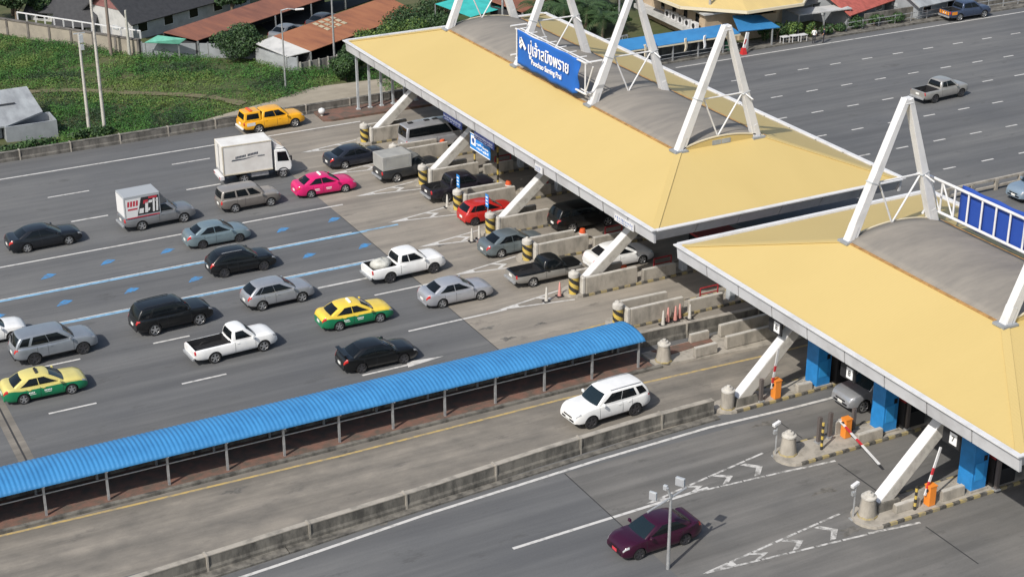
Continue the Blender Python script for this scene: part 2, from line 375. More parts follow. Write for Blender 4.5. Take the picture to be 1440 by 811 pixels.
# body types: lengths in metres, x forward from the middle of the wheelbase
T = {
 'sedan': dict(wb=2.6, fo=.92, ro=1.02, W=1.76, H=1.47, r=.315, zb=.2, belt=.93, hood=.93, nose=0.74, deck=1.03, tail=.90, xf0=.98, xf1=.12, xr1=-1.12, xr0=-1.88, roofw=.635, style='sedan'),
 'small_sedan': dict(wb=2.55, fo=.84, ro=.98, W=1.7, H=1.48, r=.305, zb=.2, belt=.94, hood=.96, nose=0.76, deck=1.06, tail=.94, xf0=1.02, xf1=.18, xr1=-1.08, xr0=-1.85, roofw=.615, style='sedan'),
 'big_sedan': dict(wb=2.78, fo=.95, ro=1.12, W=1.82, H=1.47, r=.33, zb=.2, belt=.93, hood=.93, nose=0.74, deck=1.03, tail=.92, xf0=1.02, xf1=.1, xr1=-1.15, xr0=-2.0, roofw=.655, style='sedan'),
 'hatch': dict(wb=2.57, fo=.85, ro=.68, W=1.73, H=1.5, r=.315, zb=.21, belt=.95, hood=.97, nose=0.79, deck=1.0, tail=.95, xf0=1.0, xf1=.16, xr1=-1.42, xr0=-1.86, roofw=.62, style='hatch'),
 'crossover': dict(wb=2.62, fo=.88, ro=.85, W=1.79, H=1.6, r=.345, zb=.25, belt=1.03, hood=1.03, nose=0.85, deck=1.08, tail=1.0, xf0=1.02, xf1=.2, xr1=-1.42, xr0=-2.02, roofw=.65, style='hatch', clad=True),
 'suv': dict(wb=2.8, fo=.92, ro=1.07, W=1.86, H=1.82, r=.39, zb=.33, belt=1.17, hood=1.17, nose=0.97, deck=1.2, tail=1.12, xf0=1.0, xf1=.35, xr1=-2.02, xr0=-2.36, roofw=.735, style='hatch', clad=True),
 'wagon': dict(wb=2.65, fo=.78, ro=.98, W=1.68, H=1.74, r=.33, zb=.3, belt=1.06, hood=1.06, nose=0.93, deck=1.08, tail=1.02, xf0=.93, xf1=.38, xr1=-2.08, xr0=-2.24, roofw=.69, style='hatch'),
 'pickup_single': dict(wb=3.0, fo=.9, ro=1.2, W=1.8, H=1.72, r=.36, zb=.34, belt=1.08, hood=1.08, nose=0.93, deck=1.02, tail=1.0, xf0=1.12, xf1=.5, xr1=-.22, xr0=-.36, roofw=.66, style='pickup', bed=(-.46, -2.6)),
 'pickup_ext': dict(wb=3.085, fo=.92, ro=1.25, W=1.84, H=1.78, r=.385, zb=.36, belt=1.14, hood=1.14, nose=0.97, deck=1.08, tail=1.06, xf0=1.12, xf1=.48, xr1=-.72, xr0=-.9, roofw=.68, style='pickup', bed=(-1.0, -2.68)),
 'pickup_double': dict(wb=3.085, fo=.92, ro=1.25, W=1.84, H=1.8, r=.385, zb=.36, belt=1.14, hood=1.14, nose=0.97, deck=1.08, tail=1.06, xf0=1.12, xf1=.48, xr1=-1.02, xr0=-1.2, roofw=.68, style='pickup', bed=(-1.3, -2.68)),
 'old_pickup': dict(wb=2.85, fo=.8, ro=1.2, W=1.68, H=1.62, r=.33, zb=.34, belt=1.02, hood=1.0, nose=0.97, deck=.98, tail=.97, xf0=1.0, xf1=.5, xr1=-.45, xr0=-.62, roofw=.6, style='pickup', bed=(-.72, -2.5)),
 'van': dict(wb=3.1, fo=.85, ro=1.25, W=1.88, H=2.26, r=.34, zb=.28, belt=1.22, hood=1.2, nose=1.01, deck=1.25, tail=1.2, xf0=2.1, xf1=1.25, xr1=-2.62, xr0=-2.74, roofw=.80, style='hatch'),
}
NA = 10
class Body:
    def __init__(s, t):
        s.t = t; s.xe = t['wb']/2+t['fo']; s.xs = -t['wb']/2-t['ro']; xe, xs = s.xe, s.xs; b = t['belt']
        if t['style'] == 'sedan':
            top = [(xs, t['tail']-.22), (xs+.05, t['tail']), (xs+.22, t['deck']-.01), (t['xr0']+.1, t['deck']), (t['xr0']+.5, b), (t['xf0']-.3, t['hood']), (t['xf0']+.25, t['hood']-.01), (xe-.42, lerp(t['nose'], t['hood'], .72)), (xe-.10, t['nose']), (xe, t['nose']-.17)]
        elif t['style'] == 'pickup':
            top = [(xs, t['tail']-.02), (xs+.1, t['deck']), (t['bed'][0]+.02, t['deck']), (t['bed'][0]+.14, b), (t['xf0']-.3, t['hood']), (t['xf0']+.3, t['hood']-.02), (xe-.40, lerp(t['nose'], t['hood'], .78)), (xe-.09, t['nose']), (xe, t['nose']-.2)]
        else:
            top = [(xs, t['tail']-.25), (xs+.06, t['tail']), (xs+.2, t['deck']), (xs+.6, b+.03), (0, b), (t['xf0']-.3, t['hood']), (min(t['xf0']+.2, xe-.55), t['hood']-.01), (xe-.40, lerp(t['nose'], t['hood'], .76)), (xe-.09, t['nose']), (xe, t['nose']-.19)]
        s.top = top; zb = t['zb']
        s.bot = [(xs, zb+.22), (xs+.12, zb+.08), (xs+.5, zb+.02), (xs+1.0, zb), (xe-.9, zb), (xe-.4, zb), (xe-.1, zb+.02), (xe, zb+.1)]
    def hw(s, x):
        t = s.t; W = t['W']/2; k = 1.0
        df, dr = s.xe-x, x-s.xs
        L = .75
        if df < L: k -= .20*((L-df)/L)**2.8
        Lr = .6
        if dr < Lr: k -= (.10 if t['style'] == 'pickup' else .19)*((Lr-dr)/Lr)**2.4
        return W*k
    def ring(s, x):
        h = s.hw(x); z0 = smooth_interp(s.bot, x); z1 = smooth_interp(s.top, x, .05); H = z1-z0
        crown = .035 if x > s.t['xf0'] else .012
        return [(0, z0), (.72*h, z0), (.93*h, z0+.03), (.985*h, z0+.16*H), (h, z0+.42*H), (.997*h, z0+.62*H), (.972*h, z0+.82*H), (.94*h, z0+.93*H), (.87*h, z1-.004), (.5*h, z1+crown*.8), (0, z1+crown)]
    def pt(s, x, a, side=1):
        r = s.ring(x); i = min(int(a), NA-1); f = a-i
        return Vector((x, side*lerp(r[i][0], r[i+1][0], f), lerp(r[i][1], r[i+1][1], f)))
    def nrm(s, x, a, side):
        e = .02; xa = max(min(x, s.xe-e), s.xs+e)
        du = s.pt(xa+e, a, side)-s.pt(xa-e, a, side); a_ = max(.05, min(NA-.05, a)); dv = s.pt(xa, a_+.05, side)-s.pt(xa, a_-.05, side)
        n = du.cross(dv)*(1 if side < 0 else -1)
        n.normalize()
        c = s.pt(xa, a, side)-Vector((xa, 0, .6))
        return n if n.dot(c) > 0 else -n
    def patch(s, mb, x0, x1, a0, a1, side, off=.008, nx=5, na=3, m=0, sk=0.0, depth=.03):
        out, inn = [], []
        for i in range(nx+1):
            for j in range(na+1):
                a = lerp(a0, a1, j/na); x = lerp(x0, x1, i/nx)+sk*(j/na)
                x = max(min(x, s.xe-.003), s.xs+.003); n = s.nrm(x, a, side); p = s.pt(x, a, side)
                out.append(p+n*off); inn.append(p-n*depth)
        slab(mb, out, inn, nx, na, m)
def slab(mb, out, inn, nx, na, m):
    k = na+1; f = []; N = len(out)
    for i in range(nx):
        for j in range(na):
            q = i*k+j; f.append((q, q+k, q+k+1, q+1))
    edge = [i*k for i in range(nx+1)]+[nx*k+j for j in range(1, na+1)]+[i*k+na for i in range(nx-1, -1, -1)]+[j for j in range(na-1, 0, -1)]
    for a, b in zip(edge, edge[1:]+edge[:1]): f.append((a, b, N+b, N+a))
    mb.add(out+inn, f, m)
class Cabin:
    def __init__(s, t):
        s.t = t; s.wb = t['W']/2*.93; s.wr = t['roofw']; s.z0 = t['belt']-.05; s.H = t['H']
        s.bow_f, s.bow_r = .13, (.05 if t['style'] in ('pickup',) else .10)
        if t['W'] == 1.88: s.bow_r = .03
    def hw(s, v): return lerp(s.wb, s.wr, v)+.045*4*v*(1-v)*.6
    def xf(s, v): return lerp(s.t['xf0'], s.t['xf1'], v)+.05*4*v*(1-v)
    def xr(s, v): return lerp(s.t['xr0'], s.t['xr1'], v)-.05*4*v*(1-v)
    def roofz(s, u): return s.H-.05-.16*abs(u-.42)**2.2
    def z(s, u, v): return lerp(s.z0, s.roofz(u), v)
    def tp(s, u): return 1-.07*max(0, abs(2*u-1)-.25)**2*1.6
    def side(s, u, v, sd):
        return Vector((lerp(s.xf(v), s.xr(v), u), sd*s.hw(v)*s.tp(u), s.z(u, v)))
    def front(s, t, v):
        return Vector((s.xf(v)+s.bow_f*(1-t*t)*(1-.45*v), t*s.hw(v)*s.tp(0), s.z(0, v)+.02*v*(1-t*t)))
    def rear(s, t, v):
        return Vector((s.xr(v)-s.bow_r*(1-t*t)*(1-.4*v), t*s.hw(v)*s.tp(1), s.z(1, v)+.02*v*(1-t*t)))
    def roof(s, u, t):
        p = s.side(u, 1, 1); x = p.x+lerp(s.bow_f*.55, -s.bow_r*.6, u)*(1-t*t)
        return Vector((x, t*p.y, p.z+.045*(1-t*t)*min(1, 4*u*(1-u)+.45)))
    def mesh(s, mb, m=0):
        nv, nt_, nu = 5, 8, 14
        for sd in (1, -1): mb.sheet(lambda a, b: s.side(a, b, sd), nu, nv, m)
        mb.sheet(lambda a, b: s.front(2*a-1, b), nt_, nv, m); mb.sheet(lambda a, b: s.rear(2*a-1, b), nt_, nv, m)
        mb.sheet(lambda a, b: s.roof(a, 2*b-1), nu, nt_, m)
    def panel(s, mb, fn, q, off=.007, n1=6, n2=4, m=0):
        """q: four (p, v) corners: lower start, lower end, upper end, upper start"""
        out, inn = [], []
        def pp(i, j):
            a = lerp(lerp(q[0][0], q[1][0], i), lerp(q[3][0], q[2][0], i), j); b = lerp(lerp(q[0][1], q[1][1], i), lerp(q[3][1], q[2][1], i), j)
            return a, b
        for i in range(n1+1):
            for j in range(n2+1):
                a, b = pp(i/n1, j/n2); p = fn(a, b); e = .01
                n = (fn(a+e, b)-fn(a-e, b)).cross(fn(a, b+e)-fn(a, b-e)).normalized()
                if n.dot(p-Vector((lerp(s.t['xf0'], s.t['xr0'], .5), 0, s.z0-.3))) < 0: n = -n
                out.append(p+n*off); inn.append(p-n*.02)
        slab(mb, out, inn, n1, n2, m)
def rounded_window(q, c=.12): return q

def make_wheel(root, x, y, r, side, rim=chrome, wdt=.2, hub=.66):
    b = MB(); prof = [(r*.62, -wdt/2+.02), (r*.9, -wdt/2), (r, -wdt/2+.04), (r, wdt/2-.04), (r*.9, wdt/2), (r*.62, wdt/2-.02)]
    b.lathe(prof, (x, y, r), 22, 'Y'); wh = b.build('wheel', rubber, root, smooth=35, world=False)
    d = MB(); o = side*(wdt/2-.012)
    d.lathe([(r*.70, o-side*.05), (r*.70, o), (r*hub, o+side*.004), (r*(hub-.07), o-side*.03), (.01, o-side*.04)], (x, y, r), 22, 'Y', ms=[0, 0, 0, 1])
    for k in range(5):
        a = 2*math.pi*k/5+.3
        p0 = Vector((x+math.cos(a)*r*.1, y+o-side*.012, r+math.sin(a)*r*.1)); p1 = Vector((x+math.cos(a)*r*(hub-.02), y+o-side*.006, r+math.sin(a)*r*(hub-.02)))
        d.bar(p0, p1, .10, .035, 0, up=(0, 1, 0), w2=.07)
    d.tube((x, y+o-side*.03, r), (x, y+o+side*.006, r), r*.16, n=10)
    d.build('rim', [rim, dark], wh, smooth=40, world=False)

def make_car(name, kind, label, cat, col, pr=None, pf=None, at=None, two=None, rim=chrome, roof=None, rails=False, group=None, plate=True, spoiler=False,
             topper=None, taxi=False, drop=0.0, flares=False, rear_glass=glass, lamps_on=False, dark_liner=True, front_plate=plate_white, pillar=True, bumper=None, **over):
    t = dict(T[kind]); t.update(over)
    near = 1 if False else None
    if at: (x0, y0, rz) = at
    else:
        A, B = g(*pr), g(*pf); d = (B-A); rz = math.atan2(d.y, d.x); mid = (A+B)/2
        n = Vector((-d.y, d.x, 0)).normalized()
        if n.y < 0: n = -n
        c = mid+n*(t['W']/2-.11); x0, y0 = c.x, c.y
    root = thing(name, label, cat, (x0, y0, 0), rz, group)
    B_ = Body(t); C = Cabin(t); xe, xs = B_.xe, B_.xs; W2 = t['W']/2; wb2 = t['wb']/2; r = t['r']
    # --- body shell
    st = [0, .02, .05, .09, .15, .23, .33, .45, .6, .8]
    X = [xs+d for d in st]+[lerp(xs+.95, xe-.95, i/24) for i in range(25)]+[xe-d for d in st[::-1]]
    mb = MB(); ringn = 2*NA
    for x in X:
        rr = B_.ring(x)
        mb.v += [(x, y, z) for y, z in rr]+[(x, -y, z) for y, z in rr[NA-1:0:-1]]
    for i in range(len(X)-1):
        for k in range(ringn):
            a = k if k < NA else 2*NA-1-k
            xm = (X[i]+X[i+1])/2
            m = 1 if a < 2 else 0
            if t.get('clad') and a == 2: m = 1
            if two is not None and 2 <= a <= 5: m = 2
            mb.f.append((i*ringn+k, (i+1)*ringn+k, (i+1)*ringn+(k+1) % ringn, i*ringn+(k+1) % ringn)); mb.mi.append(m)
    mb.f.append(tuple(range(ringn))); mb.mi.append(2 if two is not None else 0)
    mb.f.append(tuple((len(X)-1)*ringn+k for k in range(ringn-1, -1, -1))); mb.mi.append(2 if two is not None else 0)
    body = mb.build('body', [col, dark, two or dark], None, world=False)
    cut = MB(); ra = r+.055
    for sx in (1, -1):
        for sy in (1, -1):
            cut.tube((sx*wb2, sy*(W2-.24), r-.005), (sx*wb2, sy*(W2+.2), r+.01), ra, n=24)
    if t['style'] == 'pickup' and topper is None:
        bx0, bx1 = t['bed']; cut.span((bx1, -W2+.16, t['zb']+.27), (bx0, W2-.16, t['H']+.5))
    cutter = cut.build('cutter', dark, None, world=False)
    bo = body.modifiers.new('b', 'BOOLEAN'); bo.operation = 'DIFFERENCE'; bo.object = cutter; bo.solver = 'EXACT'
    dg = bpy.context.evaluated_depsgraph_get(); me = bpy.data.meshes.new_from_object(body.evaluated_get(dg))
    body.modifiers.clear(); old = body.data; body.data = me; bpy.data.meshes.remove(old); bpy.data.objects.remove(cutter)
    for p in me.polygons:
        c = p.center
        if abs(abs(c.x)-wb2) < ra and math.hypot(abs(c.x)-wb2, c.z-r-.01) < ra+.004 and abs(c.y) < W2+.05 and abs(p.normal.z) + abs(p.normal.x) > .02 and (abs(c.y) > W2-.245) and abs(abs(p.normal.y)-0) < .3 and math.hypot(abs(c.x)-wb2, c.z-r-.01) > ra-.03: p.material_index = 1
        if abs(abs(c.y)-(W2-.24)) < .003: p.material_index = 1
        if t['style'] == 'pickup' and topper is None:
            bx0, bx1 = t['bed']
            if bx1-.002 <= c.x <= bx0+.002 and abs(c.y) <= W2-.158 and c.z > t['zb']+.26 and (abs(c.z-t['zb']-.27) < .004 or abs(abs(c.y)-W2+.16) < .004 or min(abs(c.x-bx0), abs(c.x-bx1)) < .004): p.material_index = 1 if dark_liner else 0
    # seams, handles and sills worked into the shell
    ex = MB(); doors = [(t['xf0']-.12)]
    u_split = .47 if t['style'] != 'pickup' or kind in ('pickup_double',) else .99
    xB = lerp(t['xf0'], t['xr0'], u_split)
    if t['style'] == 'pickup': doors += [t['xr0']+.12] + ([xB] if u_split < .9 else [])
    else: doors += [xB, max(t['xr0']+.45, -wb2+r*.55)]
    for sd in (1, -1):
        for xd in doors: B_.patch(ex, xd-.009, xd+.009, 2.3, 7.6, sd, .003, 1, 6, 1, depth=.01)
        for xd in doors[1:]: B_.patch(ex, xd+.10, xd+.27, 5.75, 5.95, sd, .025, 1, 1, 0, depth=.01)
        if flares:
            for sx in (1, -1):
                for k in range(12):
                    a0, a1 = math.pi*k/12, math.pi*(k+1)/12
                    ex.bar((sx*wb2+ra*math.cos(a0), sd*(W2-.01), r+ra*math.sin(a0)), (sx*wb2+ra*math.cos(a1), sd*(W2-.01), r+ra*math.sin(a1)), .05, .05, 1, up=(0, 1, 0))
    n0 = len(me.vertices); bmx = bmesh.new(); bmx.from_mesh(me)
    vs = [bmx.verts.new(v) for v in ex.v]
    for f, m in zip(ex.f, ex.mi):
        q = bmx.faces.new([vs[i] for i in f]); q.material_index = m
    bmx.to_mesh(me); bmx.free(); me.shade_smooth(); me.set_sharp_from_angle(angle=R(32))
    adopt(body, root, False); CH.setdefault(root.name, []).append(body)
    # --- cabin and glass
    cb = MB(); C.mesh(cb); cab = cb.build('cabin', roof or col, root, smooth=50, world=False)
    bv = cab.modifiers.new('bevel', 'BEVEL'); bv.width = .055; bv.segments = 3; bv.limit_method = 'ANGLE'; bv.angle_limit = R(33)
    bv.harden_normals = False
    q = MB(); C.panel(q, lambda a, b: C.front(a, b), [(-.93, .1), (.93, .1), (.90, .93), (-.90, .93)], n1=8); q.build('windscreen', blue_glass, root, smooth=60, world=False)
    q = MB(); hh = .22 if t['style'] != 'pickup' else .2
    C.panel(q, lambda a, b: C.rear(a, b), [(-.86, hh), (.86, hh), (.84, .90), (-.84, .90)], n1=8); q.build('rear_window', rear_glass, root, smooth=60, world=False)
    Lc = t['xf0']-t['xr0']
    for sd in (1, -1):
        if kind == 'van': wins = [((.045, .16, .155, .105), 0), ((.185, .96, .955, .195), 0)]
        elif kind in ('pickup_single', 'old_pickup'): wins = [((.17, .86, .85, .32), 0)]
        elif kind == 'pickup_ext': wins = [((.10, .60, .59, .24), 0), ((.63, .90, .88, .62), 0)]
        elif kind == 'suv': wins = [((.075, .425, .42, .16), 0), ((.435, .745, .70, .43), 0), ((.80, .955, .93, .76), 0)]
        elif kind == 'wagon': wins = [((.07, .33, .33, .17), 0), ((.37, .63, .63, .37), 0), ((.67, .955, .95, .67), 0)]
        elif t['style'] == 'hatch': wins = [((.075, .46, .455, .21), 0), ((.47, .80, .76, .465), 0), ((.81, .93, .87, .775), 0)]
        elif t['style'] == 'pickup': wins = [((.08, .47, .465, .2), 0), ((.49, .92, .90, .485), 0)]
        else: wins = [((.085, .47, .465, .23), 0), ((.49, .87, .76, .485), 0)]
        for (a, b, c, d), _ in wins:
            q = MB(); C.panel(q, lambda u, v: C.side(u, v, sd), [(a, .18), (b, .20 if b < .9 else .24), (c, .88), (d, .88)])
            q.build('side_window', glass, root, smooth=60, world=False)
        q = MB(); mx = t['xf0']-.30; q.box((mx, sd*(W2+.09), t['belt']+.1), (.13, .2, .15), 0, top=.8); q.bar((mx+.02, sd*(W2-.08), t['belt']+.03), (mx, sd*(W2+.03), t['belt']+.07), .07, .05)
        q.build('mirror', col, root, world=False, bevel=.03)
        # lamps
        q = MB(); B_.patch(q, xe-.30, xe-.015, 6.0, 7.4, sd, .005, 6, 3); hl = q.build('headlight', lens_clear, root, smooth=60, world=False)
        q = MB()
        if t['style'] == 'pickup' or kind in ('van', 'wagon'): B_.patch(q, xs+.004, xs+.10, 4.6, 7.6, sd, .007, 4, 4)
        elif t['style'] == 'sedan': B_.patch(q, xs+.003, xs+.24, 5.6, 7.5, sd, .007, 6, 3)
        else: B_.patch(q, xs+.003, xs+.22, 5.9, 8.0, sd, .007, 6, 3)
        q.build('tail_light', lens_red, root, smooth=60, world=False)
    # front grille + bumper intake, rear bumper strip, plates
    q = MB(); zt = interp(B_.top, xe); z0 = interp(B_.bot, xe); hwf = B_.hw(xe)
    q.box((xe+.004, 0, lerp(z0, zt, .80)), (.03, hwf*1.05, (zt-z0)*.24)); q.box((xe+.002, 0, lerp(z0, zt, .28)), (.03, hwf*1.5, (zt-z0)*.3)); q.build('grille', black_gloss, root, world=False, bevel=.008)
    if plate:
        q = MB(); q.box((xe+.024, 0, lerp(z0, zt, .47)), (.014, .36, .15)); q.build('number_plate', front_plate, root, world=False)
        q = MB(); zr = interp(B_.bot, xs); q.box((xs-.012, 0, lerp(zr, interp(B_.top, xs), .55)), (.02, .36, .15)); q.build('number_plate', front_plate, root, world=False)
    q = MB(); zr = t['zb']+.2
    if t['style'] == 'pickup':
        q.box((xs-.06, 0, t['zb']+.16), (.14, t['W']*.86, .14)); q.build('bumper', bumper or galv, root, world=False, bevel=.02)
        if topper is None:
            q = MB()
            for k in range(9):
                yy = lerp(-W2+.22, W2-.22, k/8); q.span((t['bed'][1]+.03, yy-.03, t['zb']+.27), (t['bed'][0]-.03, yy+.03, t['zb']+.285))
            q.build('bed_liner', dark if dark_liner else col, root, world=False)
    else:
        q.box((xs+.03, 0, t['zb']+.14), (.1, t['W']*.72, .12)); q.build('bumper', dark if t.get('clad') else (two or col), root, world=False, bevel=.02)
    if rails:
        for sd in (1, -1):
            q = MB(); P = [C.roof(u, .88*sd)+Vector((0, 0, .045 if .05 < u < .95 else .0)) for u in (.13, .17, .35, .55, .75, .9, .94)]
            for a, b in zip(P, P[1:]): q.bar(a, b, .035, .03)
            q.build('roof_rail', galv if rails is True else rails, root, world=False)
    if spoiler:
        q = MB(); xx = xs+.16; zz = t['deck']
        q.box((xx, 0, zz+.2), (.24, t['W']*.8, .03)); q.box((xx, .55, zz+.09), (.1, .04, .2)); q.box((xx, -.55, zz+.09), (.1, .04, .2)); q.build('spoiler', col, root, world=False, bevel=.01)
    if taxi:
        q = MB(); p = C.roof(.42, 0); q.box((p.x, 0, p.z+.05), (.16, .72, .1), top=.7); q.build('roof_sign', dark if taxi == 'dark' else plate_white, root, world=False, bevel=.02)
        # door lettering, too small to read in the photo: a pale block of short strokes on each front and rear door
        for sd in (-1, 1):
            q = MB()
            for xc, n_, hgt in ((xB+.42, 5, .12), (xB-.42, 4, .09)):
                for k in range(n_): B_.patch(q, xc-.22+k*.085, xc-.16+k*.085, 4.5, 5.1, sd, .004, 1, 2, 0, depth=.003)
                B_.patch(q, xc-.18, xc+.16, 4.0, 4.2, sd, .004, 2, 1, 0, depth=.003)
            q.build('door_lettering', plate_white, root, world=False)
    for sx in (1, -1):
        for sy in (1, -1): make_wheel(root, sx*wb2, sy*(W2-.125), r, sy, rim)
    return root, B_, C, t
def paint_w(): return None
# ---------------------------------------------------------------- ground, roads and markings
def flat(mb, poly, z, m=0): mb.add([(p[0], p[1], z) for p in poly], [tuple(range(len(poly)))], m)
def rect(mb, x0, x1, y0, y1, z, m=0): flat(mb, [(x0, y0), (x1, y0), (x1, y1), (x0, y1)], z, m)
def strip(mb, pts, wd, z, m=0):
    for a, b in zip(pts, pts[1:]):
        a, b = Vector(a), Vector(b); n = Vector((-(b-a).y, (b-a).x)).normalized()*wd/2
        flat(mb, [a-n, b-n, b+n, a+n], z, m)
m_ = MB(); rect(m_, -500, 700, -300, 900, -.03); struct(m_, 'ground', dirt)
m_ = MB(); rect(m_, -120, 400, -60, 123.4, 0); struct(m_, 'road', asphalt)
m_ = MB(); rect(m_, 39.5, 63, 73.5, 123.2, .004); struct(m_, 'toll_apron', concrete_road)
m_ = MB(); rect(m_, -40, 63, 64.0, 70.4, .004); struct(m_, 'service_lane', lane_concrete)
m_ = MB(); rect(m_, 35.9, 63, 30, 62.6, .004); struct(m_, 'exit_apron', exit_asphalt)
m_ = MB(); rect(m_, 11.9, 12.7, 73.6, 92, .004); struct(m_, 'bridge_joint', lane_concrete)
m_ = MB(); rect(m_, 12.24, 12.34, 73.6, 92, .008)
rect(m_, 39.46, 39.51, 75, 101, .009); rect(m_, 35.87, 35.93, 56.4, 62.6, .009)
rect(m_, 48.6, 48.67, 59.9, 62.2, .009); rect(m_, 48.6, 48.68, 53.2, 56.9, .009); rect(m_, 48.55, 48.62, 46.6, 50.2, .009)
struct(m_, 'joint_lines', seal)
mk = MB(); Z = .009
def dash(x0, x1, y, wd=.16, m=0): rect(mk, x0, x1, y-wd/2, y+wd/2, Z, m)
for y, x1 in ((119.55, 49), (102.75, 40.5), (97.55, 39), (92.5, 38.5)): dash(-60, x1, y, .19 if y > 100 else .12)
for y in (97.33, 92.28): dash(-60, 40 if y > 95 else 40.5, y, .28, 4)
dash(40, 42.4, 97.4, .2, 4)
for x0 in (-30, -24.6, -19.2, -13.8, -8.4, -3, 2.6, 8, 12, 22.3, 32.3): dash(x0, x0+3, 114.1 if x0 < 30 else 116.7)
for x0 in (5, 13, 22.6, 31.6, 37): dash(x0, x0+2.6, 108.6 if x0 < 30 else 110.9 if x0 < 36 else 113.2, .2)
for x0 in (2, 9, 15.5, 22.0): dash(x0, x0+2.2, 87.0)
dash(36.2, 40.5, 87.2); dash(33.5, 38, 89.9, .2)
for x0 in (7, 14.5, 21.9): dash(x0, x0+2.6, 81.2)
dash(35.9, 42.5, 81.45, .17); dash(31.2, 35, 77.4, .17); flat(mk, [(33.9, 77.1), (36.3, 77.45), (34.1, 77.8)], Z+.002)
# far carriageway beyond the canopy
for y, xs_, st_ in ((114.45, 82.6, 3.6), (108.85, 82.8, 3.72), (103.9, 79.6, 3.70), (98.8, 79.7, 3.70), (93.55, 79.8, 3.75), (88.2, 76.1, 3.75)):
    for k in range(-4, 22): dash(xs_+k*st_-.6, xs_+k*st_+.6, y, .17)
dash(80, 180, 120.25, .17)
for yy in (62.9,): strip(mk, [(8, 60.6), (20.3, 61.6), (28, 62.35), (38, 62.95), (45, 63.15), (50.3, 62.85), (54, 62.75)], .2, Z)
strip(mk, [(30.4, 57.75), (41.5, 58.05)], .19, Z)
# blue arrow heads in the two electronic-toll lanes
for x, y in [(18.9, 99.9), (22.9, 100.4), (26.9, 100.4), (31, 100.4), (35, 100.3), (38.8, 100.4), (18.8, 95.3), (23, 95.2), (27.1, 95.0), (31, 95.1), (34.9, 95.2), (38.8, 95.0), (14.8, 99.8), (14.7, 95.2)]:
    flat(mk, [(x-.55, y-.42), (x+.15, y-.30), (x+.6, y+.05), (x+.1, y+.36), (x-.2, y+.12)], Z+.002, 1)
# yellow edge lines
strip(mk, [(-40, 70.1), (9.6, 70.1), (15, 69.9), (26.7, 69.55), (40, 69.6), (44.7, 69.15), (53, 68.75), (60, 68.7)], .17, Z, 2)
strip(mk, [(36.5, 75.2), (39.3, 76.0), (44, 76.65), (47.4, 76.9)], .15, Z, 2)
# gores in front of every island nose
def gore(x0, x1, yc, hw, chev=2, wd=.13, solid=1.2, y0=None, m=0):
    y0 = yc if y0 is None else y0
    def mflat(P, z): flat(mk, P, z, m)
    for s in (1, -1):
        n = 6 if m else 1
        for i in range(n):
            u0, u1 = i/n, (i+1)/n-(.012 if m else 0)
            strip(mk, [(lerp(x0, x1, u0), lerp(y0, yc+s*hw, u0)), (lerp(x0, x1, u1), lerp(y0, yc+s*hw, u1))], wd, Z+(.002 if s < 0 else 0), m)
    k = solid/(x1-x0); mflat([(x0-.3, y0), (x0+solid, lerp(y0, yc, k)-hw*k), (x0+solid, lerp(y0, yc, k)+hw*k)], Z+.004)
    for i in range(chev):
        f = (i+1.5)/(chev+1.2); x = lerp(x0, x1, f); h = hw*f*.72; yy = lerp(y0, yc, f)
        mflat([(x, yy), (x-.55, yy+h), (x-.2, yy+h), (x+.4, yy)], Z+.005); mflat([(x, yy), (x-.55, yy-h), (x-.2, yy-h), (x+.4, yy)][::-1], Z+.005)
IY = [114.6, 109.0, 103.8, 98.0, 93.0, 87.7, 81.6, 76.3]
for y in IY[:-1]: gore(42.2, 46.9, y, .85, 1)
gore(38.2, 46.0, 58.55, 1.05, 3, solid=.9, y0=58.2, m=3); gore(37.2, 45.8, 52.0, 1.05, 3, solid=1.6, y0=51.85, m=3)
strip(mk, [(45.5, 57.55), (48.7, 57.2)], .15, Z, 3); strip(mk, [(45.8, 51.0), (48.6, 50.6)], .15, Z, 3)
struct(mk, 'road_markings', [line_white, line_blue, line_yellow, line_worn, pale_blue], recalc=False)
sm = MB()
for px, py, rx, ry in ((487, 637, .9, .45), (540, 731, 1.0, .4), (714, 476, .55, .28), (686, 461, .6, .22), (760, 455, .5, .2), (1074, 596, .8, .3), (1160, 690, .9, .3), (330, 690, .8, .3), (1010, 470, .6, .3), (1200, 745, 1.1, .35), (620, 345, .5, .2), (560, 262, .6, .25)):
    c = g(px, py); ph = random.uniform(0, 6)
    P = [(c.x+rx*(.62+.28*math.sin(3*a*math.pi/20+ph)+.2*math.sin(7*a*math.pi/20+2*ph)+.1*random.random())*math.cos(a*math.pi/20), c.y+ry*(.62+.28*math.sin(3*a*math.pi/20+ph)+.2*math.sin(7*a*math.pi/20+2*ph)+.1*random.random())*math.sin(a*math.pi/20)) for a in range(40)]; flat(sm, P, .0065)
struct(sm, 'oil_stains', stain_m, recalc=False)

# islands: kerbed slabs with painted kerb blocks
def island(y0, y1, x0, x1, name='toll_island', h=.16, paint=True, nose=.9):
    b = MB(); yc = (y0+y1)/2; n = 8; P = []
    for i in range(n+1):
        a = math.pi/2+math.pi*i/n; P.append((x0+nose+nose*math.cos(a), yc+(y1-y0)/2*math.sin(a)))
    P += [(x1, y0), (x1, y1)]
    b.prism(P, 0, h)
    if paint:
        k = 0; x = x0+nose
        while x < x1-.4:
            for yy, s in ((y0, -1), (y1, 1)): b.span((x, yy+s*.012, .02), (x+.42, yy-s*.12, h+.006), 1 if k % 2 else 2)
            x += .43; k += 1
    return struct(b, name, [concrete, kerb_yellow, kerb_black])
for y in IY: island(y-.85, y+.95, 46.6, 62)
island(63.75, 65.3, 46.3, 62); island(57.6, 59.5, 46.0, 62); island(51.0, 53.0, 45.8, 62)
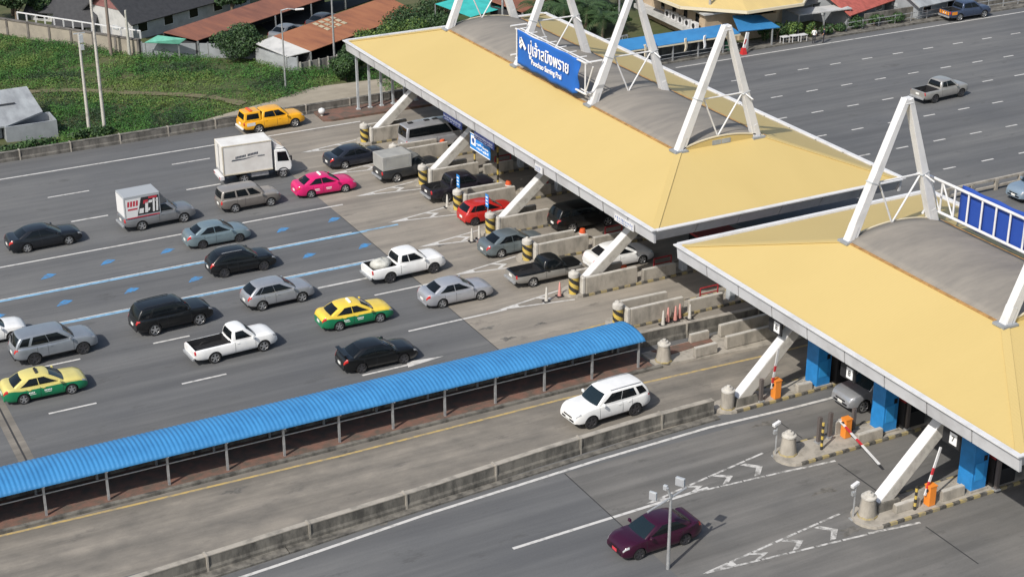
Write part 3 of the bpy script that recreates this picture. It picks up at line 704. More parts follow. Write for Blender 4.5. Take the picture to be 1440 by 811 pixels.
# walkway strip, its kerb, and the brick shoulder in front of the gate's far corner
b = MB(); b.span((-40, 70.45, 0), (46.2, 73.4, .10)); struct(b, 'walkway_paving', brick_red)
b = MB(); b.span((-40, 70.2, 0), (46.6, 70.45, .15)); struct(b, 'kerb', old_concrete)
b = MB(); b.prism([(46.4, 70.45), (53.5, 69.6), (62, 69.6), (62, 72.2), (46.4, 72.2)], 0, .13); struct(b, 'island_paving', concrete)
b = MB(); b.prism([(47.6, 71.2), (50.9, 71.5), (51.0, 72.1), (47.0, 72.1)], .13, .17); struct(b, 'red_paving', brick_red)
b = MB(); b.prism([(46.3, 120.9), (47, 120.6), (60, 120.5), (60, 123.2), (46.4, 123.2)], 0, .18); struct(b, 'brick_shoulder', brick_red)
b = MB(); b.prism([(33, 123.6), (60, 123.7), (70, 123.7), (70, 127.2), (56, 128.6), (48.6, 129.2), (43.9, 127.1), (40.5, 126.0), (36, 124.4)], -.01, .34); struct(b, 'gravel_shoulder', gravel)
b = MB(); b.span((76, 121.6, 0), (180, 121.9, .14)); b.span((76, 121.9, 0), (180, 124.2, .1)); struct(b, 'far_pavement', old_concrete)

# ---------------------------------------------------------------- grass field
def field_h(x, y): return .25*math.sin(x*.21+y*.13)+.2*math.sin(x*.37-y*.29)
fp = MB()
fp.sheet(lambda u, v: (lerp(-10, 52, u), lerp(123.6, 165, v), max(-.02, .12+.4*field_h(lerp(-10, 52, u), lerp(123.6, 165, v)))), 40, 30); 
struct(fp, 'field_soil', dirt, smooth=60)
def in_field(x, y):
    if y < 123.75 or y > 162: return False
    if x > 38 and y < 124.4+max(0, (x-38)*.42) and x < 54: return False
    if x > lerp(26.5, 53, (160-y)/30) + (3 if y < 140 else 1.5): return False
    if 12 < x < 26.8 and 126.4 < y < 136: return False
    return True
pts = []; 
tr = [(26, 140.5), (31, 138.5), (35.5, 135.2), (40, 131), (42, 128)]
def near_track(x, y):
    best = 9
    for (ax, ay), (bx, by) in zip(tr, tr[1:]):
        vx, vy = bx-ax, by-ay; q = max(0, min(1, ((x-ax)*vx+(y-ay)*vy)/(vx*vx+vy*vy))); best = min(best, math.hypot(x-ax-q*vx, y-ay-q*vy))
    return best
while len(pts) < 7000:
    x, y = random.uniform(4, 56), random.uniform(123.7, 162)
    if not in_field(x, y): continue
    k = .5+.5*math.sin(x*.55+2.1*math.sin(y*.33))*math.cos(y*.47+1.3*math.sin(x*.21))
    d = near_track(x, y)
    if d < .7 and random.random() < .8: continue
    h = (.35+.65*k)*(min(1, .4+d*.12))*random.uniform(.7, 1.3)
    if y < 125: h *= .8
    pts.append((x, y, .1+h*.25, .55, .55, h*.62))
V, n = leaves(pts, 330000, .082, zmin=-.02, up=.9, asp=.34)
def noise2(x, y): return np.sin(x*.45+1.7*np.sin(y*.31))*np.cos(y*.5+1.1*np.sin(x*.27))
cx, cy = V[::4, 0], V[::4, 1]; q = noise2(cx, cy)+rng.normal(size=n)*.3+.4*np.sin(cx*1.9+cy*1.1)*np.sin(cy*1.7-cx*.8)
dtr = np.full(n, 9.0)
for (ax, ay), (bx, by) in zip(tr, tr[1:]):
    vx, vy = bx-ax, by-ay; s_ = np.clip(((cx-ax)*vx+(cy-ay)*vy)/(vx*vx+vy*vy), 0, 1); dtr = np.minimum(dtr, np.hypot(cx-ax-s_*vx, cy-ay-s_*vy))
mi = np.where(q > .55, 1, np.where(q < -.5, 2, 0)); mi = np.where((dtr < 3.4) & (rng.random(n) < .45), 1, mi); mi = np.where((np.hypot((cx-37.5)/5, (cy-135.5)/3.2) < 1) & (rng.random(n) < .6), 1, mi)
tag(leaf_mesh('field_grass', V, n, [grass_m, leaf_light, leaf_dark], None, mi), kind='stuff')
tk = MB()
for (ax, ay), (bx, by) in zip(tr, tr[1:]):
    for i in range(6):
        u0, u1 = i/6, (i+1)/6; P = []
        for u in (u0, u1):
            x, y = lerp(ax, bx, u), lerp(ay, by, u); nx, ny = -(by-ay), bx-ax; L = math.hypot(nx, ny); P.append([(x+s*(.28+.3*abs(math.sin(x*1.7)))*nx/L, y+s*(.28+.3*abs(math.sin(x*1.7)))*ny/L, .2+.4*field_h(x, y)) for s in (-1, 1)])
        tk.add([P[0][0], P[0][1], P[1][1], P[1][0]], [(0, 1, 2, 3)])
struct(tk, 'dirt_track', track_earth)

# ---------------------------------------------------------------- toll canopies
def canopy(label, y0, y1, ya, yb, posts=False):
    """hipped roof from y0 to y1 with a grey barrel vault over ya..yb"""
    t = thing('toll_canopy', label, 'canopy', (58.3, (y0+y1)/2, 0), 0, 'toll plaza canopies')
    x0, x1, xa, xb, ze, zr = 49.0, 67.6, 54.75, 61.2, 6.0, 8.05
    def planes(mb, ins, dz, order):
        A = (x0+ins, y0+ins, ze+dz); B = (x1-ins, y0+ins, ze+dz); C_ = (x1-ins, y1-ins, ze+dz); D_ = (x0+ins, y1-ins, ze+dz)
        a = (xa, ya, zr+dz); bq = (xb, ya, zr+dz); c = (xb, yb, zr+dz); d = (xa, yb, zr+dz)
        mb.add([A, D_, d, a], [(0, 1, 2, 3)], 0); mb.add([B, bq, c, C_], [(0, 1, 2, 3)], 0)
        mb.add([A, a, bq, B], [(0, 1, 2, 3)], 1); mb.add([D_, C_, c, d], [(0, 1, 2, 3)], 1)
    rf = MB(); planes(rf, .22, .02, 0)
    rf.add([(xa, ya, zr+.02), (xb, ya, zr+.02), (xb, yb, zr+.02), (xa, yb, zr+.02)], [(0, 1, 2, 3)], 0)
    o = rf.build('roof', [canopy_yellow, canopy_yellow_x], t, solid=.12)
    for p, q in (((x0+.22, y0+.22), (xa, ya)), ((x0+.22, y1-.22), (xa, yb)), ((x1-.22, y0+.22), (xb, ya)), ((x1-.22, y1-.22), (xb, yb))):
        hp = MB(); hp.bar((p[0], p[1], ze+.085), (q[0], q[1], zr+.085), .42, .035); hp.build('hip_flashing', canopy_yellow_x, t)
    # vault
    vb = MB(); nz = 14
    def arch(u): return xa+(xb-xa)*u, zr+.10+.50*(1-(2*u-1)**2)
    vb.sheet(lambda u, v: (arch(u)[0], lerp(ya, yb, v), arch(u)[1]), nz, 20)
    vb.build('vault', valley_grey, t, smooth=60, solid=.05)
    for y, s in ((ya, -1), (yb, 1)):
        wl = MB(); P = [(arch(i/nz)[0], y+s*.02, arch(i/nz)[1]-.06) for i in range(nz+1)]
        Q = [(arch(i/nz)[0], y+s*.02, zr-.15) for i in range(nz+1)]
        wl.add(P+Q, [(i, i+1, nz+2+i, nz+1+i) for i in range(nz)])
        wl.build('gable_wall', canopy_yellow_x, t, solid=.06)
    for y, s in ((ya, -1), (yb, 1)):
        for k in range(2): vt = MB(); vt.box((57.55+.72*k, y+s*.06, zr+.24), (.66, .05, .30)); vt.build('vent', grey_sheet, t)
    for xx in (xa-.06, xb+.06):
        fl = MB(); fl.bar((xx, ya-.1, zr+.09), (xx, yb+.1, zr+.09), .22, .05); fl.build('valley_flashing', mat('brown_flashing', (.36, .20, .07), .7, var=.3, vs_=3), t)
    for y, s in ((ya, -1), (yb, 1)):
        er = MB(); P = [(arch(i/nz)[0], y+s*.03, arch(i/nz)[1]+.02) for i in range(nz+1)]
        for p, q in zip(P, P[1:]): er.bar(p, q, .10, .08)
        er.build('arch_trim', mat('cream_trim', (.62, .55, .40), .6), t)
    # parapet fascia: front and back upright, ends leaning in underneath
    fa = MB(); zt, zl = ze+.10, ze-.72
    seg = 2.9
    def run(p0, p1, inward, lean, nm):
        L = (Vector(p1)-Vector(p0)).length; k = max(1, round(L/seg))
        for i in range(k):
            a = Vector(p0).lerp(Vector(p1), i/k+.0016); b_ = Vector(p0).lerp(Vector(p1), (i+1)/k-.0016); I = Vector(inward)
            v = [a, b_, b_+I*lean, a+I*lean, a+I*.16, b_+I*.16, b_+I*(lean+.14), a+I*(lean+.14)]
            zz = [zt, zt, zl, zl, zt, zt, zl, zl]
            fa.add([(p.x, p.y, z) for p, z in zip(v, zz)], [(0, 1, 2, 3), (7, 6, 5, 4), (0, 4, 5, 1), (3, 2, 6, 7), (0, 3, 7, 4), (1, 5, 6, 2)])
    run((x0, y0, 0), (x0, y1, 0), (1, 0, 0), .10, 0); run((x1, y0, 0), (x1, y1, 0), (-1, 0, 0), .10, 0)
    run((x0+.1, y0, 0), (x1-.1, y0, 0), (0, 1, 0), .42, 0); run((x0+.1, y1, 0), (x1-.1, y1, 0), (0, -1, 0), .42, 0)
    fa.build('fascia', fascia_m, t)
    for a_, b_ in (((x0-.02, y0-.06), (x0-.02, y1+.06)), ((x1+.02, y0-.06), (x1+.02, y1+.06)), ((x0+.16, y0-.02), (x1-.16, y0-.02)), ((x0+.16, y1+.02), (x1-.16, y1+.02))):
        cp = MB(); cp.bar((*a_, zt+.03), (*b_, zt+.03), .30, .07); cp.build('parapet_cap', white_paint, t)
    sf = MB(); sf.span((x0+.35, y0+.6, ze-.70), (x1-.35, y1-.6, ze-.58)); sf.build('soffit', grey_wall, t)
    if posts:
        for k in range(6):
            p = MB(); x = 49.9+k*1.05; p.box((x, y1-.15, 2.68), (.17, .17, 5.0)); p.box((x, y1-.15, .22), (.32, .32, .1)); p.build('post', grey_paint, t)
    return t
CAN1 = canopy('long yellow hipped toll canopy with four white frames and the blue name banner', 75.3, 122.2, 81.6, 114.9, posts=True)
CAN2 = canopy('yellow hipped toll canopy nearest the camera with two white frames', 45.4, 72.9, 52.85, 64.95)

def aframe(y, label):
    t = thing('roof_frame', label, 'steel frame', (58, y, 8.05), 0, 'white A-shaped frames on the canopy roofs')
    ap = 15.7
    for xf, nm in ((54.85, -1), (60.75, 1)):
        l = MB(); l.bar((xf, y, 8.0), (58.0+nm*.10, y, ap), .58, .46, up=(0, 1, 0), w2=.30); l.build('leg', white_paint, t, bevel=.02)
        p = MB(); p.box((xf, y, 8.12), (.95, .8, .12)); p.build('base_plate', grey_wall, t)
    c = MB(); c.box((58.0, y, ap-.1), (.5, .5, .3), top=.6); c.build('cap', white_paint, t)
    for xf, nm in ((54.85, -1), (60.75, 1)):
        for f in (.42,):
            a = Vector((lerp(xf, 58+nm*.1, f), y, lerp(8.0, ap, f))); d = (Vector((58+nm*.1, y, ap))-Vector((xf, y, 8.0))).normalized()
            q = MB(); q.bar(a-d*.03, a+d*.03, .56, .50, up=(0, 1, 0)); q.build('splice_plate', grey_paint, t)
        for s in (-1, 1):
            q = MB(); q.bar((xf+nm*.02, y+s*.24, 8.15), (xf-nm*.28, y+s*.24, 9.0), .30, .03, up=(0, 1, 0)); q.build('gusset', white_paint, t)
    br = MB(); mid = (57.75, y, 8.62)
    br.tube(mid, (56.35, y, 11.7), .055, n=8); br.tube(mid, (59.55, y, 11.3), .055, n=8)
    br.tube((56.55, y, 11.2), (59.6, y, 11.2), .055, n=8); br.tube((59.6, y, 11.2), (59.6, y-1.0, 11.0), .05, n=8)
    br.build('bracing', white_paint, t)
    return t
AY1 = [114.7, 103.2, 92.5, 81.75]; AY2 = [64.9, 52.9]
for y, s in zip(AY1, ('white frame at the far left end of the long canopy', 'white frame at the left edge of the blue name banner', 'white frame at the right edge of the blue name banner', 'white frame at the near right end of the long canopy')): aframe(y, s)
aframe(AY2[0], 'white frame beside the railing with blue panels on the near canopy'); aframe(AY2[1], 'white frame cut by the right edge of the photo')

def banner_truss():
    t = thing('name_banner', 'blue cloth banner with Thai and English name on a white truss', 'banner', (55.4, 99, 8.1))
    tr_ = MB(); x = 54.28; ZB, ZT = BZ
    for z in (ZB, ZT):
        tr_.tube((x, BY0+.5, z), (x, 92.3, z), .075, n=8); tr_.tube((x+.35, BY0+.4, z), (x+.35, 92.3, z), .05, n=8)
    k = 0; y = BY0+.35
    while y > 92.2:
        tr_.tube((x, y, ZB), (x, y, ZT), .055, n=8); tr_.tube((x, y, ZT), (x+.9, y, ZT), .045, n=6)
        if k > 6: tr_.tube((x, y, ZB), (x, y-1.0, ZT), .05, n=8)
        y -= 1.4; k += 1
    for yy in (103.2, 92.5):
        for z in (ZB, ZT): tr_.tube((x, yy, z), (55.6, yy, z), .07, n=8)
    tr_.build('truss', white_paint, t)
    cl = MB(); Yl, Yr = BY0, BY1
    def P(u, v):
        y = lerp(Yl, Yr, u); z = lerp(ZB-.25, ZT+.1, v); x_ = 54.13+.05*math.sin(u*19)*(1-v)+.04*math.sin(u*7+v*3)
        if u > .93: x_ += (u-.93)*4*(.6+.4*math.sin(v*9)); y += (u-.93)*5*(1-v)
        return (x_, y, z-.05*math.sin(u*math.pi*6)**2*(1-v)+.03*(v)*math.sin(u*17))
    cl.sheet(P, 60, 12); cl.build('cloth', banner_blue, t, smooth=60, solid=.015)
    X, Yv = (0, -1, 0), (0, 0, 1); H_ = ZT-ZB; yc = (Yl+Yr)/2
    lettering('ปู่เจ้าสมิงพราย', 1.22, white_wall_text(), t, frame((54.03, yc-.35, ZB+H_*.60), X, Yv), .012, sx=.84)
    lettering('Poochao Saming Prai', .56, white_wall_text(), t, frame((54.03, yc-.1, ZB+H_*.20), X, Yv), .012, sx=.92)
    em = MB(); zc = ZB+H_*.66; yc = Yl-1.0      # small white emblem at the banner's left
    for a, b_ in (((.35, .45), (.0, .1)), ((0, .1), (-.5, -.35)), ((.35, .45), (.45, -.1)), ((.1, .15), (.45, -.4))):
        em.bar((54.03, yc+a[0]*.85, zc+a[1]*.85), (54.03, yc+b_[0]*.85, zc+b_[1]*.85), .24, .02, up=(1, 0, 0))
    em.build('emblem', white_wall_text(), t)
BZ = (8.95, 11.1); BY0, BY1 = 101.9, 93.2
def white_wall_text(): return mat('lettering_white', (.85, .85, .85), .6)
banner_truss()
def panel_rail():
    t = thing('panel_railing', 'white truss railing with royal blue cloth panels on the near canopy', 'railing', (61.3, 58, 8.1))
    tr_ = MB(); x = 60.9; ys = [65.7-i*1.06 for i in range(13)]
    for z in (8.75, 10.55): tr_.tube((x, ys[0], z), (x, ys[-1], z), .085, n=8)
    for z in (8.75, 10.55): tr_.tube((x, ys[0], z), (x-.9, 65.0, z), .07, n=8)
    for i, y in enumerate(ys): tr_.tube((x, y, 8.75), (x, y, 10.55), .06, n=8)
    for a, b_ in ((0, 1), (1, 2)): tr_.tube((x, ys[a], 10.55), (x, ys[b_], 8.75), .05, n=8)
    tr_.build('truss', white_paint, t)
    cl = MB()
    def P(u, v): return (x+.22+.5*max(0, v-.8), lerp(63.4, 52.8, u), lerp(8.5, 10.55, v)+.35*max(0, v-.8)*2+.03*math.sin(u*30))
    cl.sheet(P, 40, 10); cl.build('cloth', royal_blue, t, smooth=60, solid=.015)
panel_rail()

# raking concrete struts carrying the roof
def strut(y, xb, zb_, xt, zt, label):
    t = thing('roof_strut', label, 'strut', (xb, y, 0), 0, 'raking white struts under the canopies')
    b = MB(); d = Vector((xt-xb, 0, zt-zb_)).normalized(); n = Vector((-d.z, 0, d.x))
    b.bar((xb, y, zb_), (xt+d.x*2.2, y, zt+d.z*2.2), .62, .62, up=(0, 1, 0)); 
    b.build('shaft', pale_concrete, t, bevel=.03)
    c = MB(); c.bar((xb, y, zb_+.0), (xt+d.x*2.1, y, zt+d.z*2.1), .03, .64, up=(0, 1, 0))
    c2 = MB(); off = n*.325; c2.bar(Vector((xb, y, zb_))+off, Vector((xt+d.x*2.0, y, zt+d.z*2.0))+off, .03, .60, up=(0, 1, 0)); c2.build('sunlit_face', white_paint, t)  # whiter slab puts the sunlit look of the upper face into its colour
    f = MB(); f.box((xb+.35, y, .35), (1.5, .95, .5), top=.85); f.build('footing', old_concrete, t)
for y, l in ((114.5, 'farthest raking strut, beside the silver van'), (103.9, 'raking strut behind the blue sign on striped poles'), (93.0, 'raking strut right of the red hatchback'), (81.6, 'raking strut in front of the white sedan with black rear window')):
    strut(y, 47.75, .3, 51.6, 3.5, l)
strut(64.5, 47.75, .3, 51.05, 3.6, 'raking strut behind the raised red and white boom'); strut(52.45, 47.5, .3, 51.05, 3.9, 'raking strut nearest the bottom right corner')

# lettered blue boards along the long canopy's front fascia
for yc, wd, txt, lab in ((102.6, 3.2, None, 'dark blue lane board on the fascia left of the standing blue sign'), (97.6, 3.0, None, 'dark blue lane board on the fascia right of the standing blue sign'), (78.2, 2.3, 'ETC', None)):
    pass
def fascia_sign(y, wd, label, hang=True):
    t = thing('lane_sign', label, 'sign', (48.9, y, 5.2), 0, 'small lane signs on the fascia'); z = 5.06 if hang else 5.55
    b = MB(); b.box((48.95 if not hang else 49.02, y, z), (.06, wd, .5 if hang else .46)); b.build('board', navy_board if hang else white_paint, t)
    s = MB(); x = 48.98 if hang else 48.915; yy = y+wd/2-.12
    while yy > y-wd/2+.2:
        w_ = random.uniform(.05, .13); h = random.choice((.10, .13, .16)); s.box((x, yy-w_/2, z+.06), (.02, w_*.5, h)); 
        if random.random() < .8: s.box((x, yy-w_/2, z-.12), (.02, w_*.8, .05))
        yy -= w_+random.uniform(.04, .12)
    s.build('lettering', sign_ink if hang else sign_blue, t)
fascia_sign(102.2, 3.0, 'narrow blue lettered board on the fascia, left of the standing blue sign')
fascia_sign(97.2, 3.0, 'narrow blue lettered board on the fascia, right of the standing blue sign')
fascia_sign(89.2, 1.0, 'short blue lettered board on the fascia above the black pickup', False)
fascia_sign(78.5, 2.2, 'white board with blue lettering near the corner of the long canopy', False)
# ---------------------------------------------------------------- barriers
def long_wall(name, label, pts, h, wd, mtl, joint=4.0, cap=True, plinth=True, cat='barrier', group=None):
    t = thing(name, label, cat, (pts[0][0], pts[0][1], 0), 0, group)
    b = MB(); c = MB(); p_ = MB(); L = 0; nxt = joint
    for a, q in zip(pts, pts[1:]):
        a, q = Vector((*a, 0)), Vector((*q, 0)); d = (q-a).normalized(); n = Vector((-d.y, d.x, 0))
        def prof(k): 
            return [a+n*0, q+n*0]
        lo, hi = wd/2, wd*.36
        vs = []
        for e in (a, q):
            for off, z in ((-lo, 0), (-lo, h*.28), (-hi, h*.42), (-hi, h), (hi, h), (hi, h*.42), (lo, h*.28), (lo, 0)): vs.append(e+n*off+Vector((0, 0, z)))
        b.add(vs, [(i, (i+1) % 8, 8+(i+1) % 8, 8+i) for i in range(8)]+[tuple(range(7, -1, -1)), tuple(range(8, 16))], 0)
        if cap: c.bar(a+Vector((0, 0, h+.02)), q+Vector((0, 0, h+.02)), wd*.8, .05)
        s = 0; tot = (q-a).length
        while nxt-L < tot:
            e = a+d*(nxt-L); p_ = MB(); p_.box((e.x, e.y, h*.5+.03), (.10, wd*1.06, h+.1), math.atan2(d.y, d.x)); p_.build('joint_post', concrete, t); nxt += joint
        L += tot
    b.build('wall', mtl, t); 
    if cap: c.build('coping', concrete if mtl is old_concrete else old_concrete if mtl is roadside_concrete else mtl, t)
    return t
long_wall('concrete_barrier', 'long stained concrete barrier between the white SUV lane and the exit lanes', [(2, 61.4), (14, 62.45), (21, 62.95), (28, 63.35), (35, 63.95), (42, 64.35), (46.0, 64.35)], .84, .40, old_concrete, 5.1)
long_wall('concrete_barrier', 'stained roadside barrier below the grass field behind the yellow pickup', [(-40, 123.4), (24, 123.4), (46.5, 123.55), (64, 123.55)], .72, .4, roadside_concrete, 3.9)
long_wall('concrete_barrier', 'stained median wall running behind the blue covered walkway to the gates', [(-40, 73.35), (45, 73.25), (57, 72.75)], .9, .36, old_concrete, 5.0)
b_ = MB(); b_.prism([(21.1, 62.2), (28, 62.75), (38, 63.4), (46, 63.6), (46, 64.1), (21.1, 62.8)], 0, .09); b_.prism([(2, 60.9), (21.05, 62.2), (21.05, 62.8), (2, 61.3)], 0, .09); struct(b_, 'barrier_footing', old_concrete)
t = thing('concrete_railing', 'grey concrete railing beyond the gates at the right edge', 'railing', (74, 83.1, 0))
b = MB(); 
for z in (.28, .8): b.bar((74, 83.1, z), (130, 83.3, z), .2, .16)
b.build('rail', concrete, t); b = MB()
for k in range(24): b.box((74.2+k*2.3, 83.1, .42), (.25, .24, .84))
b.build('post', concrete, t)

def jersey(x0, x1, y, h, label, slope=0.0, group='concrete barriers on the toll islands', wd=.34, mtl=None):
    t = thing('concrete_block', label, 'barrier', ((x0+x1)/2, y, .16), 0, group)
    b = MB(); z = .16
    vs = []
    for x, hh in ((x0, h), (x1, h*(1-slope))):
        for oy, zz in ((-wd/2, 0), (-wd*.38, hh), (wd*.38, hh), (wd/2, 0)): vs.append((x, y+oy, z+zz))
    b.add(vs, [(0, 1, 5, 4), (1, 2, 6, 5), (2, 3, 7, 6), (3, 0, 4, 7), (3, 2, 1, 0), (4, 5, 6, 7)]); b.build('block', mtl or concrete, t, bevel=.03)
    c = MB(); c.bar((x0+.03, y, z+h+.012), (x1-.03, y, z+h*(1-slope)+.012), wd*.66, .02); c.build('top_face', pale_concrete, t)
    return t
who = {114.6: 'beside the silver van', 109.0: 'behind the silver van', 103.8: 'behind the black pickup bed', 98.0: 'behind the red hatchback', 93.0: 'right of the red hatchback', 87.7: 'beyond the dark grey sedan', 81.6: 'in front of the white sedan', 76.3: 'above the walkway end'}
for y in IY:
    jersey(47.75, 51.5, y-.62, 1.05, 'tall concrete block on the near side of the island '+who[y])
    jersey(51.95, 54.4, y-.62, .72, 'low concrete block on the near side of the island '+who[y])
    jersey(47.9, 51.2, y+.72, 1.0, 'tall concrete block on the far side of the island '+who[y], .06)
    t = thing('end_block', 'pale upright block at the nose of the island '+who[y], 'barrier', (47.62, y, .16), 0, 'end blocks at the island noses')
    b = MB(); b.box((47.62, y, .72), (.24, 1.5, 1.15)); b.build('block', pale_concrete, t, bevel=.06)
jersey(48.8, 50.3, 70.3, .55, 'short concrete block behind the conical bollard near the walkway end')
jersey(51.0, 55.4, 70.4, .72, 'long concrete block nearest the service lane beyond the walkway')
jersey(49.6, 50.9, 72.0, .5, 'small concrete block on the red paving', wd=.3)
jersey(51.6, 55.6, 71.9, .7, 'long concrete block below the median wall')
jersey(51.3, 52.3, 64.0, .45, 'small block beside the first blue booth', .1); jersey(50.6, 52.2, 57.9, .5, 'block under the lowered boom'); jersey(50.2, 51.3, 59.3, .7, 'upright slab behind the lowered boom gate'); jersey(50.6, 52.0, 51.5, .5, 'block beside the last orange barrier machine'); jersey(47.9, 49.4, 51.7, .4, 'low block at the foot of the nearest raking strut')

# impact bollards
def bollard(x, y, label, kind):
    t = thing('impact_bollard', label, 'bollard', (x, y, .16), 0, 'impact bollards at the island noses')
    if kind == 'stripe':
        b = MB(); n = 20; hs = [i*.055 for i in range(21)]; r = .31
        prof = [(r, h) for h in hs]; k = len(prof)
        for j in range(k):
            for i in range(n): a = 2*math.pi*i/n; b.v.append((x+r*math.cos(a), y+r*math.sin(a), .16+hs[j]))
        for j in range(k-1):
            for i in range(n):
                b.f.append((j*n+i, j*n+(i+1) % n, (j+1)*n+(i+1) % n, (j+1)*n+i)); b.mi.append(int(((i/n*2.0*2)+hs[j]/.28) % 2))
        b.f.append(tuple((k-1)*n+i for i in range(n))); b.mi.append(0)
        b.build('shaft', [yellow_paint, black_paint], t, smooth=40)
        c = MB(); c.lathe([(.33, 1.1), (.35, 1.2), (.33, 1.38), (.2, 1.46), (.09, 1.49), (.08, 1.56), (.01, 1.58)], (x, y, .16), 20); c.build('cap', pale_concrete, t, smooth=40)
    else:
        b = MB(); 
        pr = [(.36, 0), (.36, 1.0)] if kind == 'round' else [(.47, 0), (.45, .12), (.34, 1.0)]
        b.lathe(pr, (x, y, .16), 8 if kind != 'round' else 20); b.build('shaft', concrete, t, smooth=50)
        c = MB(); c.lathe([(.38, 1.0), (.38, 1.08), (.27, 1.12), (.24, 1.22), (.11, 1.25), (.10, 1.34), (.01, 1.36)], (x, y, .16), 20); c.build('cap', pale_concrete, t, smooth=40)
        d = MB(); d.lathe([(.50 if kind != 'round' else .4, 0), (.48 if kind != 'round' else .39, .08)], (x, y, .16), 8); d.build('base', kerb_yellow, t)
for y in IY: bollard(47.15, y-.25, 'yellow and black striped bollard '+who[y], 'stripe')
bollard(47.0, 70.75, 'grey conical bollard at the end of the red walkway paving', 'cone'); bollard(46.95, 64.3, 'pale round bollard at the end of the long barrier', 'round')
bollard(46.85, 58.75, 'grey conical bollard left of the lowered boom', 'cone'); bollard(46.6, 52.1, 'grey conical bollard at the foot of the nearest strut', 'cone')

# slim delineator cones and plastic barrels
def delineator(x, y, label, m=None, h=.95):
    t = thing('delineator', label, 'traffic cone', (x, y, 0), 0, 'slim delineator cones')
    b = MB(); b.lathe([(.13, .05), (.10, .3), (.045, h), (.01, h+.03)], (x, y, 0), 10); b.build('cone', m or pale_concrete, t, smooth=50)
    c = MB(); c.box((x, y, .03), (.42, .42, .06)); c.build('base', dark, t)
pinkish = mat('faded_red_plastic', (.5, .23, .2), .6)
for x, y, l, m in ((46.8, 98.7, 'single white delineator left of the red hatchback', None), (45.5, 92.2, 'left one of two white delineators behind the grey sedan', None), (46.15, 92.4, 'right one of two white delineators behind the grey sedan', None), (45.2, 81.3, 'white delineator standing on the gore below the old pickup', None), (46.3, 81.6, 'faded pink delineator beside a striped bollard', pinkish), (49.7, 75.0, 'white delineator beside pink cones near the walkway end', None), (51.6, 75.0, 'white delineator at the right of the pink cones', None), (50.2, 75.25, 'left of the faded red cones near the walkway end', pinkish), (50.7, 75.2, 'middle of the faded red cones near the walkway end', pinkish), (51.1, 75.35, 'right of the faded red cones near the walkway end', pinkish)):
    delineator(x, y, l, m)
def barrel(p, label, m=None):
    t = thing('plastic_barrel', label, 'barrel', (p[0], p[1], .16), 0, 'orange plastic barrels on the islands')
    b = MB(); b.lathe([(.24, 0), (.26, .1), (.22, .3), (.24, .5), (.17, .72), (.01, .74)], (p[0], p[1], .16), 14); b.build('drum', m or mat('barrel_orange', (.62, .10, .03), .5), t, smooth=40)
    c = MB(); c.lathe([(.245, .38), (.247, .46)], (p[0], p[1], .16), 14); c.build('band', plate_white, t)
for px, l in (((622, 206), 'red barrel beside the silver van'), ((715, 265), 'red barrel right of the striped sign pole'), ((819, 333), 'red barrel behind the dark car under the roof'), ((877, 385), 'orange barrel at the foot of the strut by the white sedan')):
    p = g(px[0], px[1], .3); barrel(p, l)

# covered walkway
t = thing('covered_walkway', 'long blue barrel-roofed walkway between the two carriageways', 'walkway', (12, 72, .1))
b = MB(); nx, na = 470, 8
V0 = []; x0, x1 = -1.0, 45.55
def arch2(v, x): 
    a = lerp(R(12), R(168), v); cyc = 71.83; k = .02*math.sin(x*2*math.pi/.235)
    return (cyc-1.42*math.cos(a)/math.cos(R(12)), 1.63+.12+(.46+k)*math.sin(a))
for fz, nm in ((0, 1),):
    b.sheet(lambda u, v: (lerp(x0, x1, u), *arch2(v, lerp(x0, x1, u))), 1100, na)
b.build('roof', roof_blue, t, smooth=75, solid=.02)
for k in range(15):
    x = 45.3-3.035*k
    if x < -.5: break
    p = MB(); p.box((x, 70.75, .94), (.11, .11, 1.72)); p.build('post', galv, t)
    p = MB(); p.box((x, 72.95, .94), (.11, .11, 1.72)); p.build('post', galv, t)
    r_ = MB(); P = [(x, *arch2(i/8, .0)) for i in range(9)]
    for a, q in zip(P, P[1:]): r_.bar((a[0], a[1], a[2]-.05), (q[0], q[1], q[2]-.05), .05, .05)
    r_.build('rafter', galv, t)
r_ = MB(); 
for yy in (70.75, 72.95): r_.bar((x0, yy, 1.71), (x1, yy, 1.71), .07, .09)
r_.build('eave_rail', galv, t)
r_ = MB(); r_.bar((x0, 70.75, 1.28), (45.3, 70.75, 1.28), .05, .05); r_.bar((x0, 72.95, .9), (45.3, 72.95, .9), .05, .05); r_.build('handrail', galv, t)

# striped sign poles with the standing blue sign
def striped_pole(x, y, h, label, sm=None, r=.075, bands=.42):
    t = thing('striped_pole', label, 'pole', (x, y, .16), 0, 'yellow and black striped poles')
    b = MB(); n = 10; k = int(h/bands)+1
    for i in range(k): b.tube((x, y, .16+i*bands), (x, y, .16+min(h, (i+1)*bands)), r, n=n, m=i % 2)
    b.build('shaft', [black_paint, yellow_paint], t); return t
striped_pole(51.3, 99.6, 4.6, 'right pole of the standing blue sign'); striped_pole(51.3, 103.3, 4.6, 'left pole of the standing blue sign')
t = thing('blue_sign', 'blue information sign between two striped poles under the roof edge', 'sign', (51.2, 100.9, 3))
A, B, C_, D = Vector((49.9, 101.2, 4.35)), Vector((49.9, 98.35, 4.35)), Vector((49.9, 98.3, 3.15)), Vector((49.9, 101.2, 3.15))
b = MB(); b.span((49.9, 98.1, 3.2), (49.97, 101.2, 4.42)); b.build('board', mat('bright_sign_blue', (.02, .22, .62), .5), t)
s = MB(); s.span((49.88, 100.3, 3.55), (49.9, 101.0, 4.25)); 
for z in (4.1, 3.72, 3.42):
    yy = 100.15
    while yy > 98.4:
        w_ = random.uniform(.05, .14); s.span((49.885, yy-w_, z+random.choice((0, .02, .05))), (49.9, yy, z+random.choice((.13, .16, .2)))); yy -= w_+random.uniform(.04, .10)
